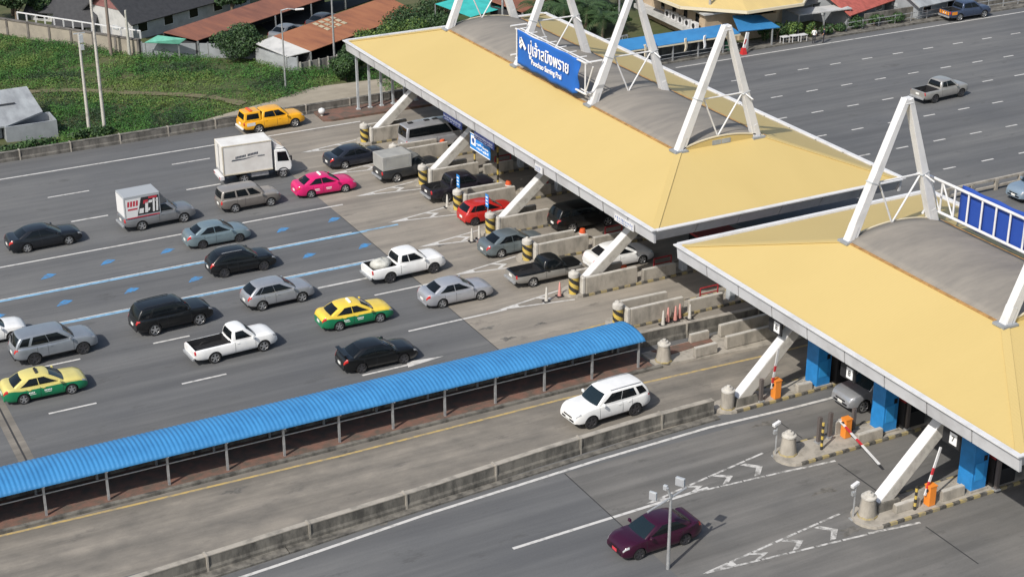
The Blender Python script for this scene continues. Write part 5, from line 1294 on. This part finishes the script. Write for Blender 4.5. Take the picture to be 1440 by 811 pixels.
for k, (x, y) in enumerate(((93.3, 122.0), (94.3, 121.9), (95.2, 121.8))):
    t = thing('plastic_table', ('leftmost', 'middle', 'rightmost')[k]+' of three white tables at the far kerb', 'table', (x, y, .1), 0, 'white tables at the far kerb'); b = MB(); b.box((x, y, .72), (.8, .6, .05)); b.build('table_top', white_paint, t)
    for sx in (-1, 1):
        for sy in (-1, 1): b = MB(); b.box((x+sx*.34, y+sy*.24, .4), (.05, .05, .6)); b.build('leg', white_paint, t)

# ---------------------------------------------------------------- plants
p = g(334, 90); bush('round_bush', 'big round dark bush in front of the rusty shed', 'bush', p.x+.4, p.y+.6, 5.6, 4.6, 3.5, 11000, .10, (leaf_dark, leaf_mid), clumps=18, weights=[.7, .3])
G_ = 'leafy shrubs between the sheds and the canopy'
for i, (x, y, w_, d_, h, mt, wg) in enumerate(((54.2, 132.6, 4.6, 3.8, 3.0, (leaf_dark, leaf_mid), [.6, .4]), (57.0, 134.3, 5.2, 4.6, 3.5, (leaf_light, leaf_mid), [.6, .4]), (60.4, 135.4, 5.4, 4.8, 3.6, (leaf_light, leaf_mid), [.4, .6]), (64.0, 136.2, 4.6, 4.2, 3.4, (leaf_mid, leaf_dark), [.5, .5]), (62.0, 139.5, 6, 5, 3.6, (leaf_dark, leaf_mid), [.7, .3]), (66.0, 142.0, 6, 5, 3.4, (leaf_dark, leaf_mid), [.7, .3]), (52.2, 130.4, 3.0, 2.6, 2.6, (leaf_dark, leaf_mid), [.5, .5]), (56.2, 127.2, 4.5, 2.6, 2.0, (leaf_dark, leaf_mid), [.7, .3]))):
    bush('shrub', ['dark green shrub by the end of the orange rusty roof', 'bright green shrub left of the canopy corner', 'bright green shrub along the far edge of the canopy', 'mid green shrub beside the teal shelter', 'tall dark shrub behind the bright green ones', 'dark tree-like shrub near the top edge left of the teal shelter', 'small dark shrub on the gravel shoulder', 'low dark shrub under the canopy corner'][i], 'shrub', x, y, w_, d_, h, 7000 if i < 4 else 4500, .10, mt, G_, clumps=12, weights=wg)
def tree(label, x, y, w_, h, n, mts, group=None, wg=None):
    t = thing('tree', label, 'tree', (x, y, 0), 0, group); cs = []
    for i in range(16):
        a = random.uniform(0, 6.28); q = random.uniform(0, .75); cs.append((x+math.cos(a)*q*w_/2, y+math.sin(a)*q*w_/2, h*random.uniform(.5, .92), w_*.2, w_*.2, h*.13))
    V, m = leaves(cs, n, .17); leaf_mesh('crown', V, m, mts, t, rng.choice(len(mts), m, p=wg))
    b = MB(); b.tube((x, y, 0), (x, y, h*.55), .2, .1)
    for i in range(6): a = i*1.05; b.tube((x, y, h*(.3+.04*i)), (x+math.cos(a)*w_*.3, y+math.sin(a)*w_*.3, h*(.6+.04*i)), .08, .03, 6)
    b.build('trunk', trunk_m, t)
for i, (x, y, w_, h) in enumerate(((29.4, 165.4, 4.4, 4.6), (31.2, 163.8, 3.6, 3.6), (31.6, 167.5, 4.6, 5.2), (33.6, 163.6, 2.4, 2.4), (50.5, 155.4, 3, 3.8))):
    tree(['dark tree at the top left corner', 'dark tree behind the left end of the cream wall', 'tall dark tree behind the top left corner', 'small dark tree beside the white outbuilding', 'thin grey-green tree between the dark house and the rusty shed'][i], x, y, w_, h, 2600, (leaf_dark, leaf_mid), 'trees behind the cream wall' if i < 4 else None, [.8, .2])
for i, (x, y, w_, h) in enumerate(((70.0, 147, 7, 5), (76, 139, 7, 5.0), (80.5, 141, 7, 5.5), (86, 140, 7, 5.5), (77.5, 133.5, 5.5, 3.0), (81, 134.5, 5, 2.6), (74.5, 132.5, 4.5, 2.6))):
    tree(['dark tree behind the brown shed', 'dark tree behind the palms, left', 'dark tree behind the palms, right', 'dark tree behind the office wing', 'low spreading tree among the palms', 'low tree between the palms and the office wing', 'low tree left of the front palm'][i], x, y, w_, h, 3000, (leaf_dark, leaf_mid), 'dark trees behind the canopy', [.75, .25])
def palm(label, x, y, h, n=15, L=2.4):
    t = thing('palm_tree', label, 'palm', (x, y, 0), 0, 'palms behind the canopy'); b = MB()
    for i in range(5): b.tube((x+.05*i, y, h*i/5), (x+.05*(i+1), y, h*(i+1)/5), .17-.015*i, .16-.015*i, 8)
    b.build('trunk', trunk_m, t); f = MB(); top = Vector((x+.25, y, h))
    for k in range(n):
        a = 2.4*k+random.uniform(-.2, .2); el = random.uniform(-.1, 1.1); pts_ = []
        for i in range(8):
            s_ = i/7; pts_.append(top+Vector((math.cos(a)*L*s_*math.cos(el*.6), math.sin(a)*L*s_*math.cos(el*.6), L*(s_*math.sin(el)-.75*s_*s_))))
        for i in range(7):
            p0, p1 = pts_[i], pts_[i+1]; d_ = (p1-p0).normalized(); sd_ = d_.cross(Vector((0, 0, 1))).normalized(); ln = .55*math.sin(math.pi*(i+1.2)/8.4)
            for s in (-1, 1):
                for u in (.0, .5):
                    q = p0.lerp(p1, u); f.add([q, q+d_*.09, q+sd_*s*ln+d_*.28-Vector((0, 0, .16)), q+sd_*s*ln*.9+d_*.2-Vector((0, 0, .16))], [(0, 1, 2, 3)])
    f.build('fronds', palm_m, t, recalc=False)
for i, (px, py, h) in enumerate(((755, 60, 3.4), (790, 66, 4.0), (822, 62, 3.6), (845, 70, 3.0), (800, 40, 4.4), (770, 42, 3.6))):
    p = g(px, py); palm(['leftmost palm behind the canopy', 'front palm right of the blue banner', 'palm between the two middle roof frames', 'rightmost small palm near the white railing', 'rear tall palm near the top edge', 'rear left palm near the top edge'][i], p.x, p.y, h)
t = thing('garden_railing', 'white low railing in front of the palms', 'railing', (78, 125, 0)); b = MB(); A, B = g(800, 72), g(900, 42); A = Vector((73.5, 127.6, 0)); B = Vector((80, 128.6, 0)); b.bar(A+Vector((0, 0, 1.0)), B+Vector((0, 0, 1.0)), .12, .12); b.bar(A+Vector((0, 0, .35)), B+Vector((0, 0, .35)), .12, .12)
for k in range(22): q = A.lerp(B, k/21); b.box((q.x, q.y, .65), (.09, .09, .7))
b.build('frame', white_paint, t)
for i, (x, y, w_, h, m) in enumerate(((102.5, 123.1, 2.2, 1.3, (leaf_dark, leaf_mid)), (104.8, 123.0, 2.2, 1.2, (leaf_mid, leaf_dark)), (107.5, 123.0, 2.4, 1.1, (leaf_dark, leaf_mid)), (75.5, 125.6, 2.6, 1.4, (leaf_mid, leaf_dark)), (78.6, 125.9, 2.4, 1.5, (leaf_mid, leaf_light)), (81.2, 125.6, 1.8, 1.1, (leaf_dark, leaf_mid)), (92.0, 123.4, 1.6, 1.5, (leaf_mid, leaf_dark)), (93.4, 123.3, 1.8, 1.9, (leaf_dark, leaf_mid)), (95.0, 123.0, 1.9, 1.8, (leaf_mid, leaf_light)), (96.8, 122.6, 1.7, 1.6, (leaf_light, leaf_mid)), (98.6, 122.5, 1.7, 1.3, (leaf_dark, leaf_mid)), (100.4, 122.9, 1.8, 1.2, (leaf_dark, leaf_mid)))):
    bush('potted_shrub', ['low shrub in front of the red roofed house', 'mid green shrub along the rail fence', 'dark shrub along the rail fence before the dark pickup', 'leafy shrub behind the left end of the far blue walkway', 'bright shrub below the air conditioner ledge', 'small dark shrub at the foot of the office wing', 'shrub at the corner of the far blue roof', 'taller dark shrub right of the far blue roof', 'shrub behind the two standing people', 'yellow-green shrub right of the two people', 'low dark shrub left of the rail fence', 'dark shrub at the start of the rail fence'][i], 'shrub', x, y, w_, w_, h, 800, .1, m, 'shrubs along the far kerb', trunk=True)
bush('shrub', 'low leafy growth at the foot of the lamp post pair', 'shrub', 28.4, 124.9, 4.4, 1.8, 1.2, 2200, .12, (leaf_dark, leaf_mid), None, clumps=10)
bush('shrub', 'low green hedge growth in front of the grey house', 'shrub', 23.0, 124.8, 6.0, 1.5, .9, 2200, .12, (leaf_dark, leaf_mid), None, clumps=12)

# ---------------------------------------------------------------- people
def person(label, x, y, rz, h, top_m, leg_m, arm_pose=0.0):
    t = thing('person', label, 'person', (x, y, 0), rz, None); s = h/1.7
    V = [(0, 0, .95), (0, 0, 1.12), (0, 0, 1.3), (.0, 0, 1.42), (.01, 0, 1.5), (.02, 0, 1.6), (.02, 0, 1.68),
         (0, .10, .9), (.01, .11, .5), (-.01, .11, .09), (.13, .12, .04), (0, -.10, .9), (.03, -.11, .5), (.03, -.11, .09), (.17, -.12, .04),
         (0, .19, 1.38), (.02, .25, 1.12), (.14+arm_pose, .22, .92), (.19+arm_pose, .21, .84), (0, -.19, 1.38), (.02, -.25, 1.12), (.12, -.23, .9), (.16, -.22, .82)]
    E_ = [(0, 1), (1, 2), (2, 3), (3, 4), (4, 5), (5, 6), (0, 7), (7, 8), (8, 9), (9, 10), (0, 11), (11, 12), (12, 13), (13, 14), (3, 15), (15, 16), (16, 17), (17, 18), (3, 19), (19, 20), (20, 21), (21, 22)]
    Rr = [.14, .13, .15, .11, .055, .09, .075, .09, .065, .045, .035, .09, .065, .045, .035, .07, .05, .035, .04, .07, .05, .035, .04]
    me = bpy.data.meshes.new('body'); me.from_pydata([(a*s, b*s, c*s) for a, b, c in V], E_, []); o = bpy.data.objects.new('body', me); COL.objects.link(o); 
    sk = o.modifiers.new('skin', 'SKIN'); 
    me.skin_vertices.new() if not me.skin_vertices else None
    for i, r in enumerate(Rr): me.skin_vertices[0].data[i].radius = (r*s*(.8 if i in (0, 1, 2) else 1), r*s); me.skin_vertices[0].data[i].use_root = (i == 0)
    su = o.modifiers.new('s', 'SUBSURF'); su.levels = su.render_levels = 2
    dg = bpy.context.evaluated_depsgraph_get(); m2 = bpy.data.meshes.new_from_object(o.evaluated_get(dg)); o.modifiers.clear(); o.data = m2
    for m in (skin, top_m, leg_m, dark): m2.materials.append(m)
    for p in m2.polygons:
        z = p.center.z/s; yy = abs(p.center.y)/s
        p.material_index = 3 if z < .1 else (2 if z < .97 and yy < .2 else (0 if z > 1.47 or (yy > .17 and z < 1.12) else 1)); p.use_smooth = True
    adopt(o, t, False)
    b = MB(); b.lathe([(.01, .115), (.07, .10), (.105, .04), (.108, -.01), (.095, -.04)], (.0, 0, 1.64*s), 14); b.build('hair', hair, t, smooth=60, world=False)
    b = MB(); 
    for yy in (-.032, .032): b.box((.105*s, yy*s, 1.625*s), (.02, .025, .014))
    b.build('eyes', hair, t, world=False)
    b = MB(); b.bar((.10*s, 0, 1.615*s), (.128*s, 0, 1.585*s), .022, .022); b.box((.10*s, 0, 1.545*s), (.014, .045, .012)); b.build('nose_and_mouth', skin, t, world=False)
person('person in a white shirt and dark trousers standing at the far kerb', 95.75, 120.75, R(60), 1.5, cloth_white, cloth_dark, .05)
person('person in dark navy clothes standing beside the white-shirted person', 96.75, 120.55, R(140), 1.5, cloth_navy, cloth_dark)
# ---------------------------------------------------------------- traffic
silver = paint('silver', (.40, .41, .43), .55); grey = paint('grey', (.19, .205, .22), .5); bluegrey = paint('blue_grey', (.23, .30, .33), .5)
black = paint('black', (.006, .0065, .007)); navy = paint('dark_navy', (.015, .018, .028)); white = paint('white', (.74, .74, .73)); yellow = paint('yellow_orange', (.74, .36, .015))
pink = paint('hot_pink', (.58, .012, .13)); tan = paint('tan_silver', (.33, .30, .27), .4); red = paint('bright_red', (.42, .02, .016)); purple = paint('plum', (.034, .003, .018), .1)
taxi_y = paint('taxi_yellow', (.72, .52, .06)); taxi_yp = paint('taxi_pale_yellow', (.60, .52, .17)); taxi_g = paint('taxi_green', (.008, .17, .075)); midgrey = paint('mid_grey', (.25, .255, .265), .5); pearl = paint('light_silver', (.46, .47, .50), .5); darkgrey = paint('dark_grey', (.035, .037, .040), .3)
faded = paint('faded_black_silver', (.30, .29, .27), .3)

root, B_, C, tt = make_car('pickup_truck', 'pickup_double', 'bright yellow-orange pickup with a matching canopy and red beacon, by the roadside wall', 'pickup', yellow, (365, 187.5), (414.2, 179.2), topper=True, rails=False, bumper=white_paint)
x0, x1, W_ = tt['bed'][0]+.05, -tt['wb']/2-tt['ro']+.06, tt['W']/2
q = MB()
def shell(q, x0, x1, wb, wr, z0, z1, r0=0, r1=0):
    q.add([(x1, -wb, z0), (x0, -wb, z0), (x0, wb, z0), (x1, wb, z0), (x1+r1, -wr, z1), (x0-r0, -wr, z1), (x0-r0, wr, z1), (x1+r1, wr, z1)], [(3, 2, 1, 0), (4, 5, 6, 7), (0, 1, 5, 4), (1, 2, 6, 5), (2, 3, 7, 6), (3, 0, 4, 7)])
shell(q, x0, x1, W_-.1, W_-.28, tt['deck'], tt['H']-.02, 0, .18); q.build('canopy', yellow, root, world=False, bevel=.05)
for s in (-1, 1): q = MB(); q.add([(x1+.22, s*(W_-.135), tt['deck']+.15), (x0-.2, s*(W_-.135), tt['deck']+.15), (x0-.22, s*(W_-.235), tt['H']-.16), (x1+.34, s*(W_-.235), tt['H']-.16)], [(0, 1, 2, 3)]); q.build('side_window', glass, root, world=False, solid=.03)
q = MB(); q.add([(x1+.03, -.62, tt['deck']+.14), (x1+.03, .62, tt['deck']+.14), (x1+.14, .54, tt['H']-.16), (x1+.14, -.54, tt['H']-.16)], [(0, 1, 2, 3)]); q.build('rear_window', glass, root, world=False, solid=.03)
q = MB(); q.box((x1+.75, 0, tt['H']+.03), (.24, 1.0, .1)); q.build('beacon_bar', lens_orange, root, world=False, bevel=.03)
q = MB(); q.box((x1+.55, -(W_+.004), .86), (.7, .012, .26)); q.build('side_decal', white_paint, root, world=False)

# box truck
A, B = g(338, 257), g(384, 252.5); rz = math.atan2((B-A).y, (B-A).x)*.3
root = thing('box_truck', 'white box truck with dark slanted lettering on its side', 'truck', (36.8, 110.95, 0), rz)
q = MB(); q.span((-2.35, -.42, .55), (2.1, .42, .72)); q.build('chassis', dark, root, world=False)
tw = mat('truck_box_white', (.72, .71, .68), .5, c2=(.60, .58, .55), vs_=.7)
q = MB(); q.span((-2.5, -.98, .86), (1.22, .98, 3.1)); q.build('cargo_box', tw, root, world=False, bevel=.03)
q = MB()
for yy in (-.985, .985): q.span((-2.5, yy-.02, .84), (1.22, yy+.02, .93)); q.span((-2.52, yy-.03, .9), (-2.44, yy+.03, 3.08)); q.span((-2.5, yy-.025, 3.02), (1.22, yy+.025, 3.1))
q.build('box_edge', mat('cream_edge', (.55, .50, .40), .6), root, world=False)
q = MB(); q.span((-2.54, -.05, 1.0), (-2.51, .05, 3.0)); q.span((-2.535, -.9, .95), (-2.505, .9, 1.02)); q.build('door_bar', galv, root, world=False)
q = MB(); q.span((-2.75, -.95, .5), (-2.45, .95, .78)); q.build('step_bumper', white_paint, root, world=False, bevel=.02)
for s in (-1, 1): q = MB(); q.span((-2.77, s*.6, .58), (-2.752, s*.9, .7)); q.build('tail_light', lens_red, root, world=False)
q = MB(); pr = [(1.42, .62), (2.62, .55), (2.72, .85), (2.66, 1.35), (2.38, 2.12), (2.2, 2.22), (1.42, 2.26)]
q.add([(x, -.9, z) for x, z in pr]+[(x, .9, z) for x, z in pr], [tuple(range(6, -1, -1)), tuple(range(7, 14))]+[(i, (i+1) % 7, 7+(i+1) % 7, 7+i) for i in range(7)]); q.build('cab', white, root, world=False, bevel=.07)
q = MB(); q.add([(2.685, -.78, 1.38), (2.685, .78, 1.38), (2.435, .74, 2.06), (2.435, -.74, 2.06)], [(0, 1, 2, 3)]); q.build('windscreen', blue_glass, root, world=False, solid=.03)
for s in (-1, 1):
    q = MB(); q.add([(1.62, s*.905, 1.36), (2.5, s*.905, 1.30), (2.28, s*.905, 2.05), (1.62, s*.905, 2.08)], [(0, 1, 2, 3)]); q.build('side_window', glass, root, world=False, solid=.02)
    q = MB(); q.box((2.62, s*1.06, 1.55), (.1, .16, .34)); q.bar((2.5, s*.9, 1.6), (2.6, s*1.04, 1.6), .03, .03); q.build('mirror', dark, root, world=False)
    q = MB(); q.box((2.69, s*.7, .92), (.06, .3, .18)); q.build('headlight', lens_clear, root, world=False)
    make_wheel(root, 2.0, s*.78, .36, s, chrome); make_wheel(root, -.95, s*.78, .36, s, chrome); 
    q = MB(); q.span((-.4, s*.66, .42), (.9, s*.84, .72)); q.build('side_guard', galv, root, world=False)
    q = MB()
    for i in range(10): a0, a1 = math.pi*i/10, math.pi*(i+1)/10; q.bar((2.0+.45*math.cos(a0), s*.9, .36+.45*math.sin(a0)), (2.0+.45*math.cos(a1), s*.9, .36+.45*math.sin(a1)), .06, .06, up=(0, 1, 0))
    q.build('wheel_arch', dark, root, world=False)
q = MB(); q.span((1.45, -.8, 2.28), (2.15, .8, 2.34)); q.add([(1.45, -.75, 2.3), (2.25, -.75, 2.3), (1.45, -.75, 2.85), (1.45, .75, 2.3), (2.25, .75, 2.3), (1.45, .75, 2.85)], [(0, 1, 2), (5, 4, 3), (1, 4, 5, 2), (0, 2, 5, 3)]); q.build('wind_deflector', white, root, world=False, bevel=.03)
q = MB(); yy = -.988; x = -1.55      # blurred dark lettering and swoosh, as far as the photo shows it
for k in range(15):
    if k == 7: continue
    q.add([(x+k*.115, yy, 2.02+.012*k), (x+k*.115+.085, yy, 2.02+.012*k), (x+k*.115+.105, yy, 2.19+.012*k), (x+k*.115+.02, yy, 2.19+.012*k)], [(0, 1, 2, 3)])
q.add([(-1.85, yy, 1.86), (-.9, yy, 1.9), (.15, yy, 2.08), (-.9, yy, 1.98), (-1.8, yy, 1.97)], [(0, 1, 2, 3, 4)])
for k in range(6): q.add([(.12+k*.09, yy, 1.98), (.18+k*.09, yy, 1.98), (.2+k*.09, yy, 2.08), (.14+k*.09, yy, 2.08)], [(0, 1, 2, 3)])
q.build('lettering', mat('lettering_dark', (.06, .07, .09), .6), root, world=False, solid=.006)

make_car('sedan', 'big_sedan', 'dark navy sedan behind the grey box-bodied pickup', 'car', navy, (485.8, 237.5), (531, 228.8))
# dark pickup with a grey box
root, B_, C, tt = make_car('pickup_truck', 'pickup_single', 'dark pickup with a plain grey cargo box, beside the silver van', 'pickup', darkgrey, (559.7, 256.3), (607.5, 247.3), topper=True)
q = MB(); q.span((-2.62, -.86, 1.03), (-.25, .86, 2.12)); q.build('cargo_box', mat('box_grey', (.34, .34, .32), .6, c2=(.27, .27, .26), vs_=1), root, world=False, bevel=.05)
q = MB(); q.add([(-.25, -.8, 1.65), (.45, -.62, 1.72), (.45, .62, 1.72), (-.25, .8, 1.65), (-.25, -.78, 2.1), (-.25, .78, 2.1)], [(0, 1, 4), (3, 5, 2), (1, 2, 5, 4)]); q.build('wind_deflector', mat('box_grey', (0, 0, 0)), root, world=False)
q = MB()
for s in (-1, 1): q.span((-2.4, s*.862, 1.2), (-.45, s*.868, 1.24)); q.span((-2.4, s*.862, 1.95), (-.45, s*.868, 1.98)); q.span((-2.42, s*.862, 1.2), (-2.38, s*.868, 1.98)); q.span((-.47, s*.862, 1.2), (-.43, s*.868, 1.98))
q.build('box_trim', galv, root, world=False)
root, B_, C, tt = make_car('van', 'van', 'silver high-roof van with dark windows passing under the canopy edge', 'van', pearl, at=(51.6, 110.9, R(1)))
for px in (-2.0, -.6, .1):
    q = MB(); q.box((px, .1, C.H+.03), (.42, .3, .07)); q.build('roof_vent', dark, root, world=False, bevel=.02)
make_car('taxi', 'sedan', 'bright pink taxi sedan', 'taxi', pink, (437.5, 278.5), (485.8, 270.5), taxi=True)
make_car('station_wagon', 'wagon', 'boxy tan-silver wagon below the white box truck', 'car', tan, (328, 299.5), (384.2, 289.2), two=paint('tan_dark', (.20, .18, .165), .4))
# ad pickup
root, B_, C, tt = make_car('pickup_truck', 'pickup_single', 'grey pickup whose tall box carries a red, black and white poster', 'pickup', midgrey, (199.7, 324.2), (259.7, 312.5), topper=True)
q = MB(); q.span((-2.62, -.88, 1.03), (-.1, .88, 2.62)); q.build('cargo_box', mat('ad_box_grey', (.33, .35, .37), .55), root, world=False, bevel=.03)
q = MB(); q.add([(-.1, -.8, 1.66), (.5, -.6, 1.72), (.5, .6, 1.72), (-.1, .8, 1.66), (-.1, -.86, 2.55), (-.1, .86, 2.55)], [(0, 1, 4), (3, 5, 2), (1, 2, 5, 4)]); q.build('wind_deflector', midgrey, root, world=False)
pb, pr_, pw = mat('poster_black', (.02, .02, .022), .6), mat('poster_red', (.45, .03, .05), .6), mat('poster_white', (.66, .66, .66), .6)
for s in (-1, 1):
    q = MB(); yy = s*.886
    def pl(x0, z0, x1, z1, m, sk=0.0, lift=0.0): q.add([(x0, yy+s*lift, z0), (x1, yy+s*lift, z0), (x1+sk, yy+s*lift, z1), (x0+sk, yy+s*lift, z1)], [(0, 1, 2, 3)], m)
    pl(-2.55, 1.18, -.18, 2.42, 0); pl(-2.53, 1.10, -1.75, 2.42, 2, .0, .004); q.add([(-1.76, yy+s*.004, 1.1), (-1.42, yy+s*.004, 2.42), (-1.76, yy+s*.004, 2.42)], [(0, 1, 2)], 2)
    for k in range(4): pl(-2.42+k*.2, 1.88, -2.28+k*.2, 2.26, 1, .05, .008)
    pl(-2.4, 1.62, -1.72, 1.74, 1, .02, .008); pl(-1.3, 1.95, -.98, 2.2, 1, .05, .006); pl(-.9, 2.25, -.3, 2.4, 1, .0, .006)
    for k, (xa, za, ww, hh) in enumerate(((-1.62, 1.3, .3, .34), (-1.2, 1.3, .2, .75), (-.93, 1.95, .25, .18), (-.66, 1.28, .14, .95), (-.42, 1.3, .13, .8), (-.42, 2.0, .14, .22), (-1.0, 1.4, .12, .2))): pl(xa, za, xa+ww, za+hh, 2, .06, .006)
    pl(-2.5, 1.02, -.2, 1.10, 1, 0, .004); q.build('poster', [pb, pr_, pw], root, world=False, solid=.003)
q = MB(); q.span((-2.64, -.8, 1.15), (-2.625, .8, 2.5)); q.build('rear_poster', pw, root, world=False)
make_car('sedan', 'big_sedan', 'dark charcoal sedan nearest the left edge in the upper lane', 'car', paint('charcoal', (.011, .013, .017), .1), (39.3, 355), (97.3, 344))
make_car('sedan', 'small_sedan', 'blue-grey small sedan between the two pale and blue lane lines', 'car', bluegrey, (285.3, 349.5), (337, 340), rim=dark_alloy)
make_car('crossover', 'crossover', 'black crossover just below the blue-grey sedan', 'car', black, (315.5, 390.3), (372, 380), rim=dark_alloy, rails=True)
make_car('crossover', 'crossover', 'silver crossover in the middle of the left carriageway', 'car', silver, (369, 436.7), (425, 424.3))
make_car('suv', 'suv', 'black boxy SUV above the white single-cab pickup', 'suv', black, (218.3, 471.7), (281.7, 456.7), rails=dark)
make_car('sedan', 'sedan', 'white car cut by the left edge of the photo', 'car', white, (-41, 490.5), (13.5, 480))
make_car('suv', 'suv', 'silver-grey SUV above the lower yellow and green taxi', 'suv', paint('steel_grey', (.30, .325, .355), .5), (49.3, 512.7), (118.3, 497.3), rim=dark_alloy)
make_car('pickup_truck', 'pickup_single', 'white single-cab pickup with a long empty bed', 'pickup', white, (301.7, 510.7), (372.3, 493.3))
make_car('taxi', 'sedan', 'yellow and green taxi at the lower left edge', 'taxi', taxi_yp, (34.3, 567.7), (101.7, 553.3), two=taxi_g, taxi='dark')
make_car('taxi', 'sedan', 'yellow and green taxi in the middle of the road', 'taxi', taxi_y, (478.5, 464.5), (533.2, 453.3), two=taxi_g, taxi=True)
make_car('sedan', 'sedan', 'black sedan with a tall rear spoiler beside the blue walkway', 'car', black, (508.3, 524), (568.3, 510.7), spoiler=True, rim=dark_alloy)
root, B_, C, tt = make_car('pickup_truck', 'pickup_ext', 'white extended-cab pickup with a pale bundle in its bed', 'pickup', white, (549.3, 397.7), (609.3, 384.3), rim=dark_alloy)
bx, by = root.location.x, root.location.y
# load in the bed: a thing of its own
o = MB(); cB = root.matrix_basis @ Vector((-1.75, 0, .75))
o.sheet(lambda u, v: (cB.x+(.72+.08*math.sin(u*19))*math.sin(math.pi*v)*math.cos(2*math.pi*u), cB.y+(.52+.06*math.sin(u*25+1))*math.sin(math.pi*v)*math.sin(2*math.pi*u), cB.z+.3+(.42+.05*math.sin(u*12+v*9))*math.cos(math.pi*v)), 26, 12)
tag(o.build('wrapped_bundle', mat('wrap_plastic', (.52, .52, .48), .45, c2=(.34, .34, .31), vs_=4, bump=.6, bs=5), smooth=70), 'pale plastic-wrapped bundle in the bed of the white pickup', 'bundle')
make_car('sedan', 'sedan', 'silver sedan right of the yellow and green taxi', 'car', pearl, (622.7, 432.7), (675, 421.7))
make_car('sedan', 'sedan', 'dark blue-grey sedan waiting beside a striped bollard', 'car', paint('slate', (.17, .205, .22), .5), (705, 362.2), (753, 352.3))
make_car('pickup_truck', 'old_pickup', 'old black and silver pickup in front of the striped bollard', 'pickup', black, (749.3, 403.3), (805, 391.7), two=faded)
make_car('hatchback', 'hatch', 'red hatchback entering the toll lane', 'car', red, (667, 317.6), (715, 308.3), rim=dark_alloy)
make_car('pickup_truck', 'pickup_double', 'black double-cab pickup waiting in the toll lane', 'pickup', paint('black_pickup', (.014, .012, .018)), (627, 285), (684, 274.3), rim=dark_alloy)
make_car('suv', 'suv', 'black SUV half hidden in the shade of the canopy', 'suv', black, (800, 329), (858, 317.5))
make_car('sedan', 'sedan', 'white sedan with a black rear window behind a raking strut', 'car', white, (851.5, 381.5), (905, 370.5), rear_glass=black_gloss)
make_car('suv', 'suv', 'white SUV facing left in the lane beside the blue walkway', 'suv', white, (892.8, 583.5), (830, 602.5), rim=dark_alloy, rails=True)
make_car('sedan', 'small_sedan', 'dark plum sedan facing left behind the floodlight mast', 'car', purple, (962.5, 765), (898.3, 785.8), rim=dark_alloy, front_plate=plate_red)
make_car('suv', 'suv', 'silver car nosing out from under the near canopy', 'suv', silver, at=(54.6, 61.45, R(180)))
make_car('pickup_truck', 'pickup_ext', 'silver pickup alone on the far carriageway', 'pickup', paint('champagne', (.36, .35, .33), .4), (1314, 145), (1350.4, 136.7), rim=dark_alloy)
root, B_, C, tt = make_car('pickup_truck', 'pickup_double', 'dark blue-grey pickup with an orange striped tailgate at the top right', 'pickup', paint('deep_blue', (.05, .07, .12), .3), (1349.8, 30), (1381.9, 25.2))
q = MB()
for k in range(5): q.box((-2.80, -.6+.3*k, .86), (.03, .2, .34)); 
q.span((-2.6, -.925, .72), (-1.95, -.915, 1.02)); q.build('orange_marking', mat('marking_orange', (.65, .24, .02), .5), root, world=False)
make_car('sedan', 'suv', 'pale blue-grey car at the right edge beyond the panel railing', 'car', paint('pale_blue', (.26, .34, .42), .4), at=(85.0, 80.6, R(180)))
make_car('sedan', 'hatch', 'white car in the shade at the right edge below the near canopy', 'car', white, at=(57.6, 49.0, R(180)))
dark_car(53.0, 146.2, R(30), ('shed_grey', (.20, .21, .22), .3), 'grey car parked under the long rusty shed, left'); dark_car(57.6, 148.4, R(30), ('shed_dark', (.05, .05, .055), .3), 'dark car parked under the long rusty shed, right')
for r_ in [o for o in COL.objects if o.parent is None and o.type == 'EMPTY' and o.get('category') in ('car', 'pickup', 'suv', 'taxi', 'van')]:
    pass
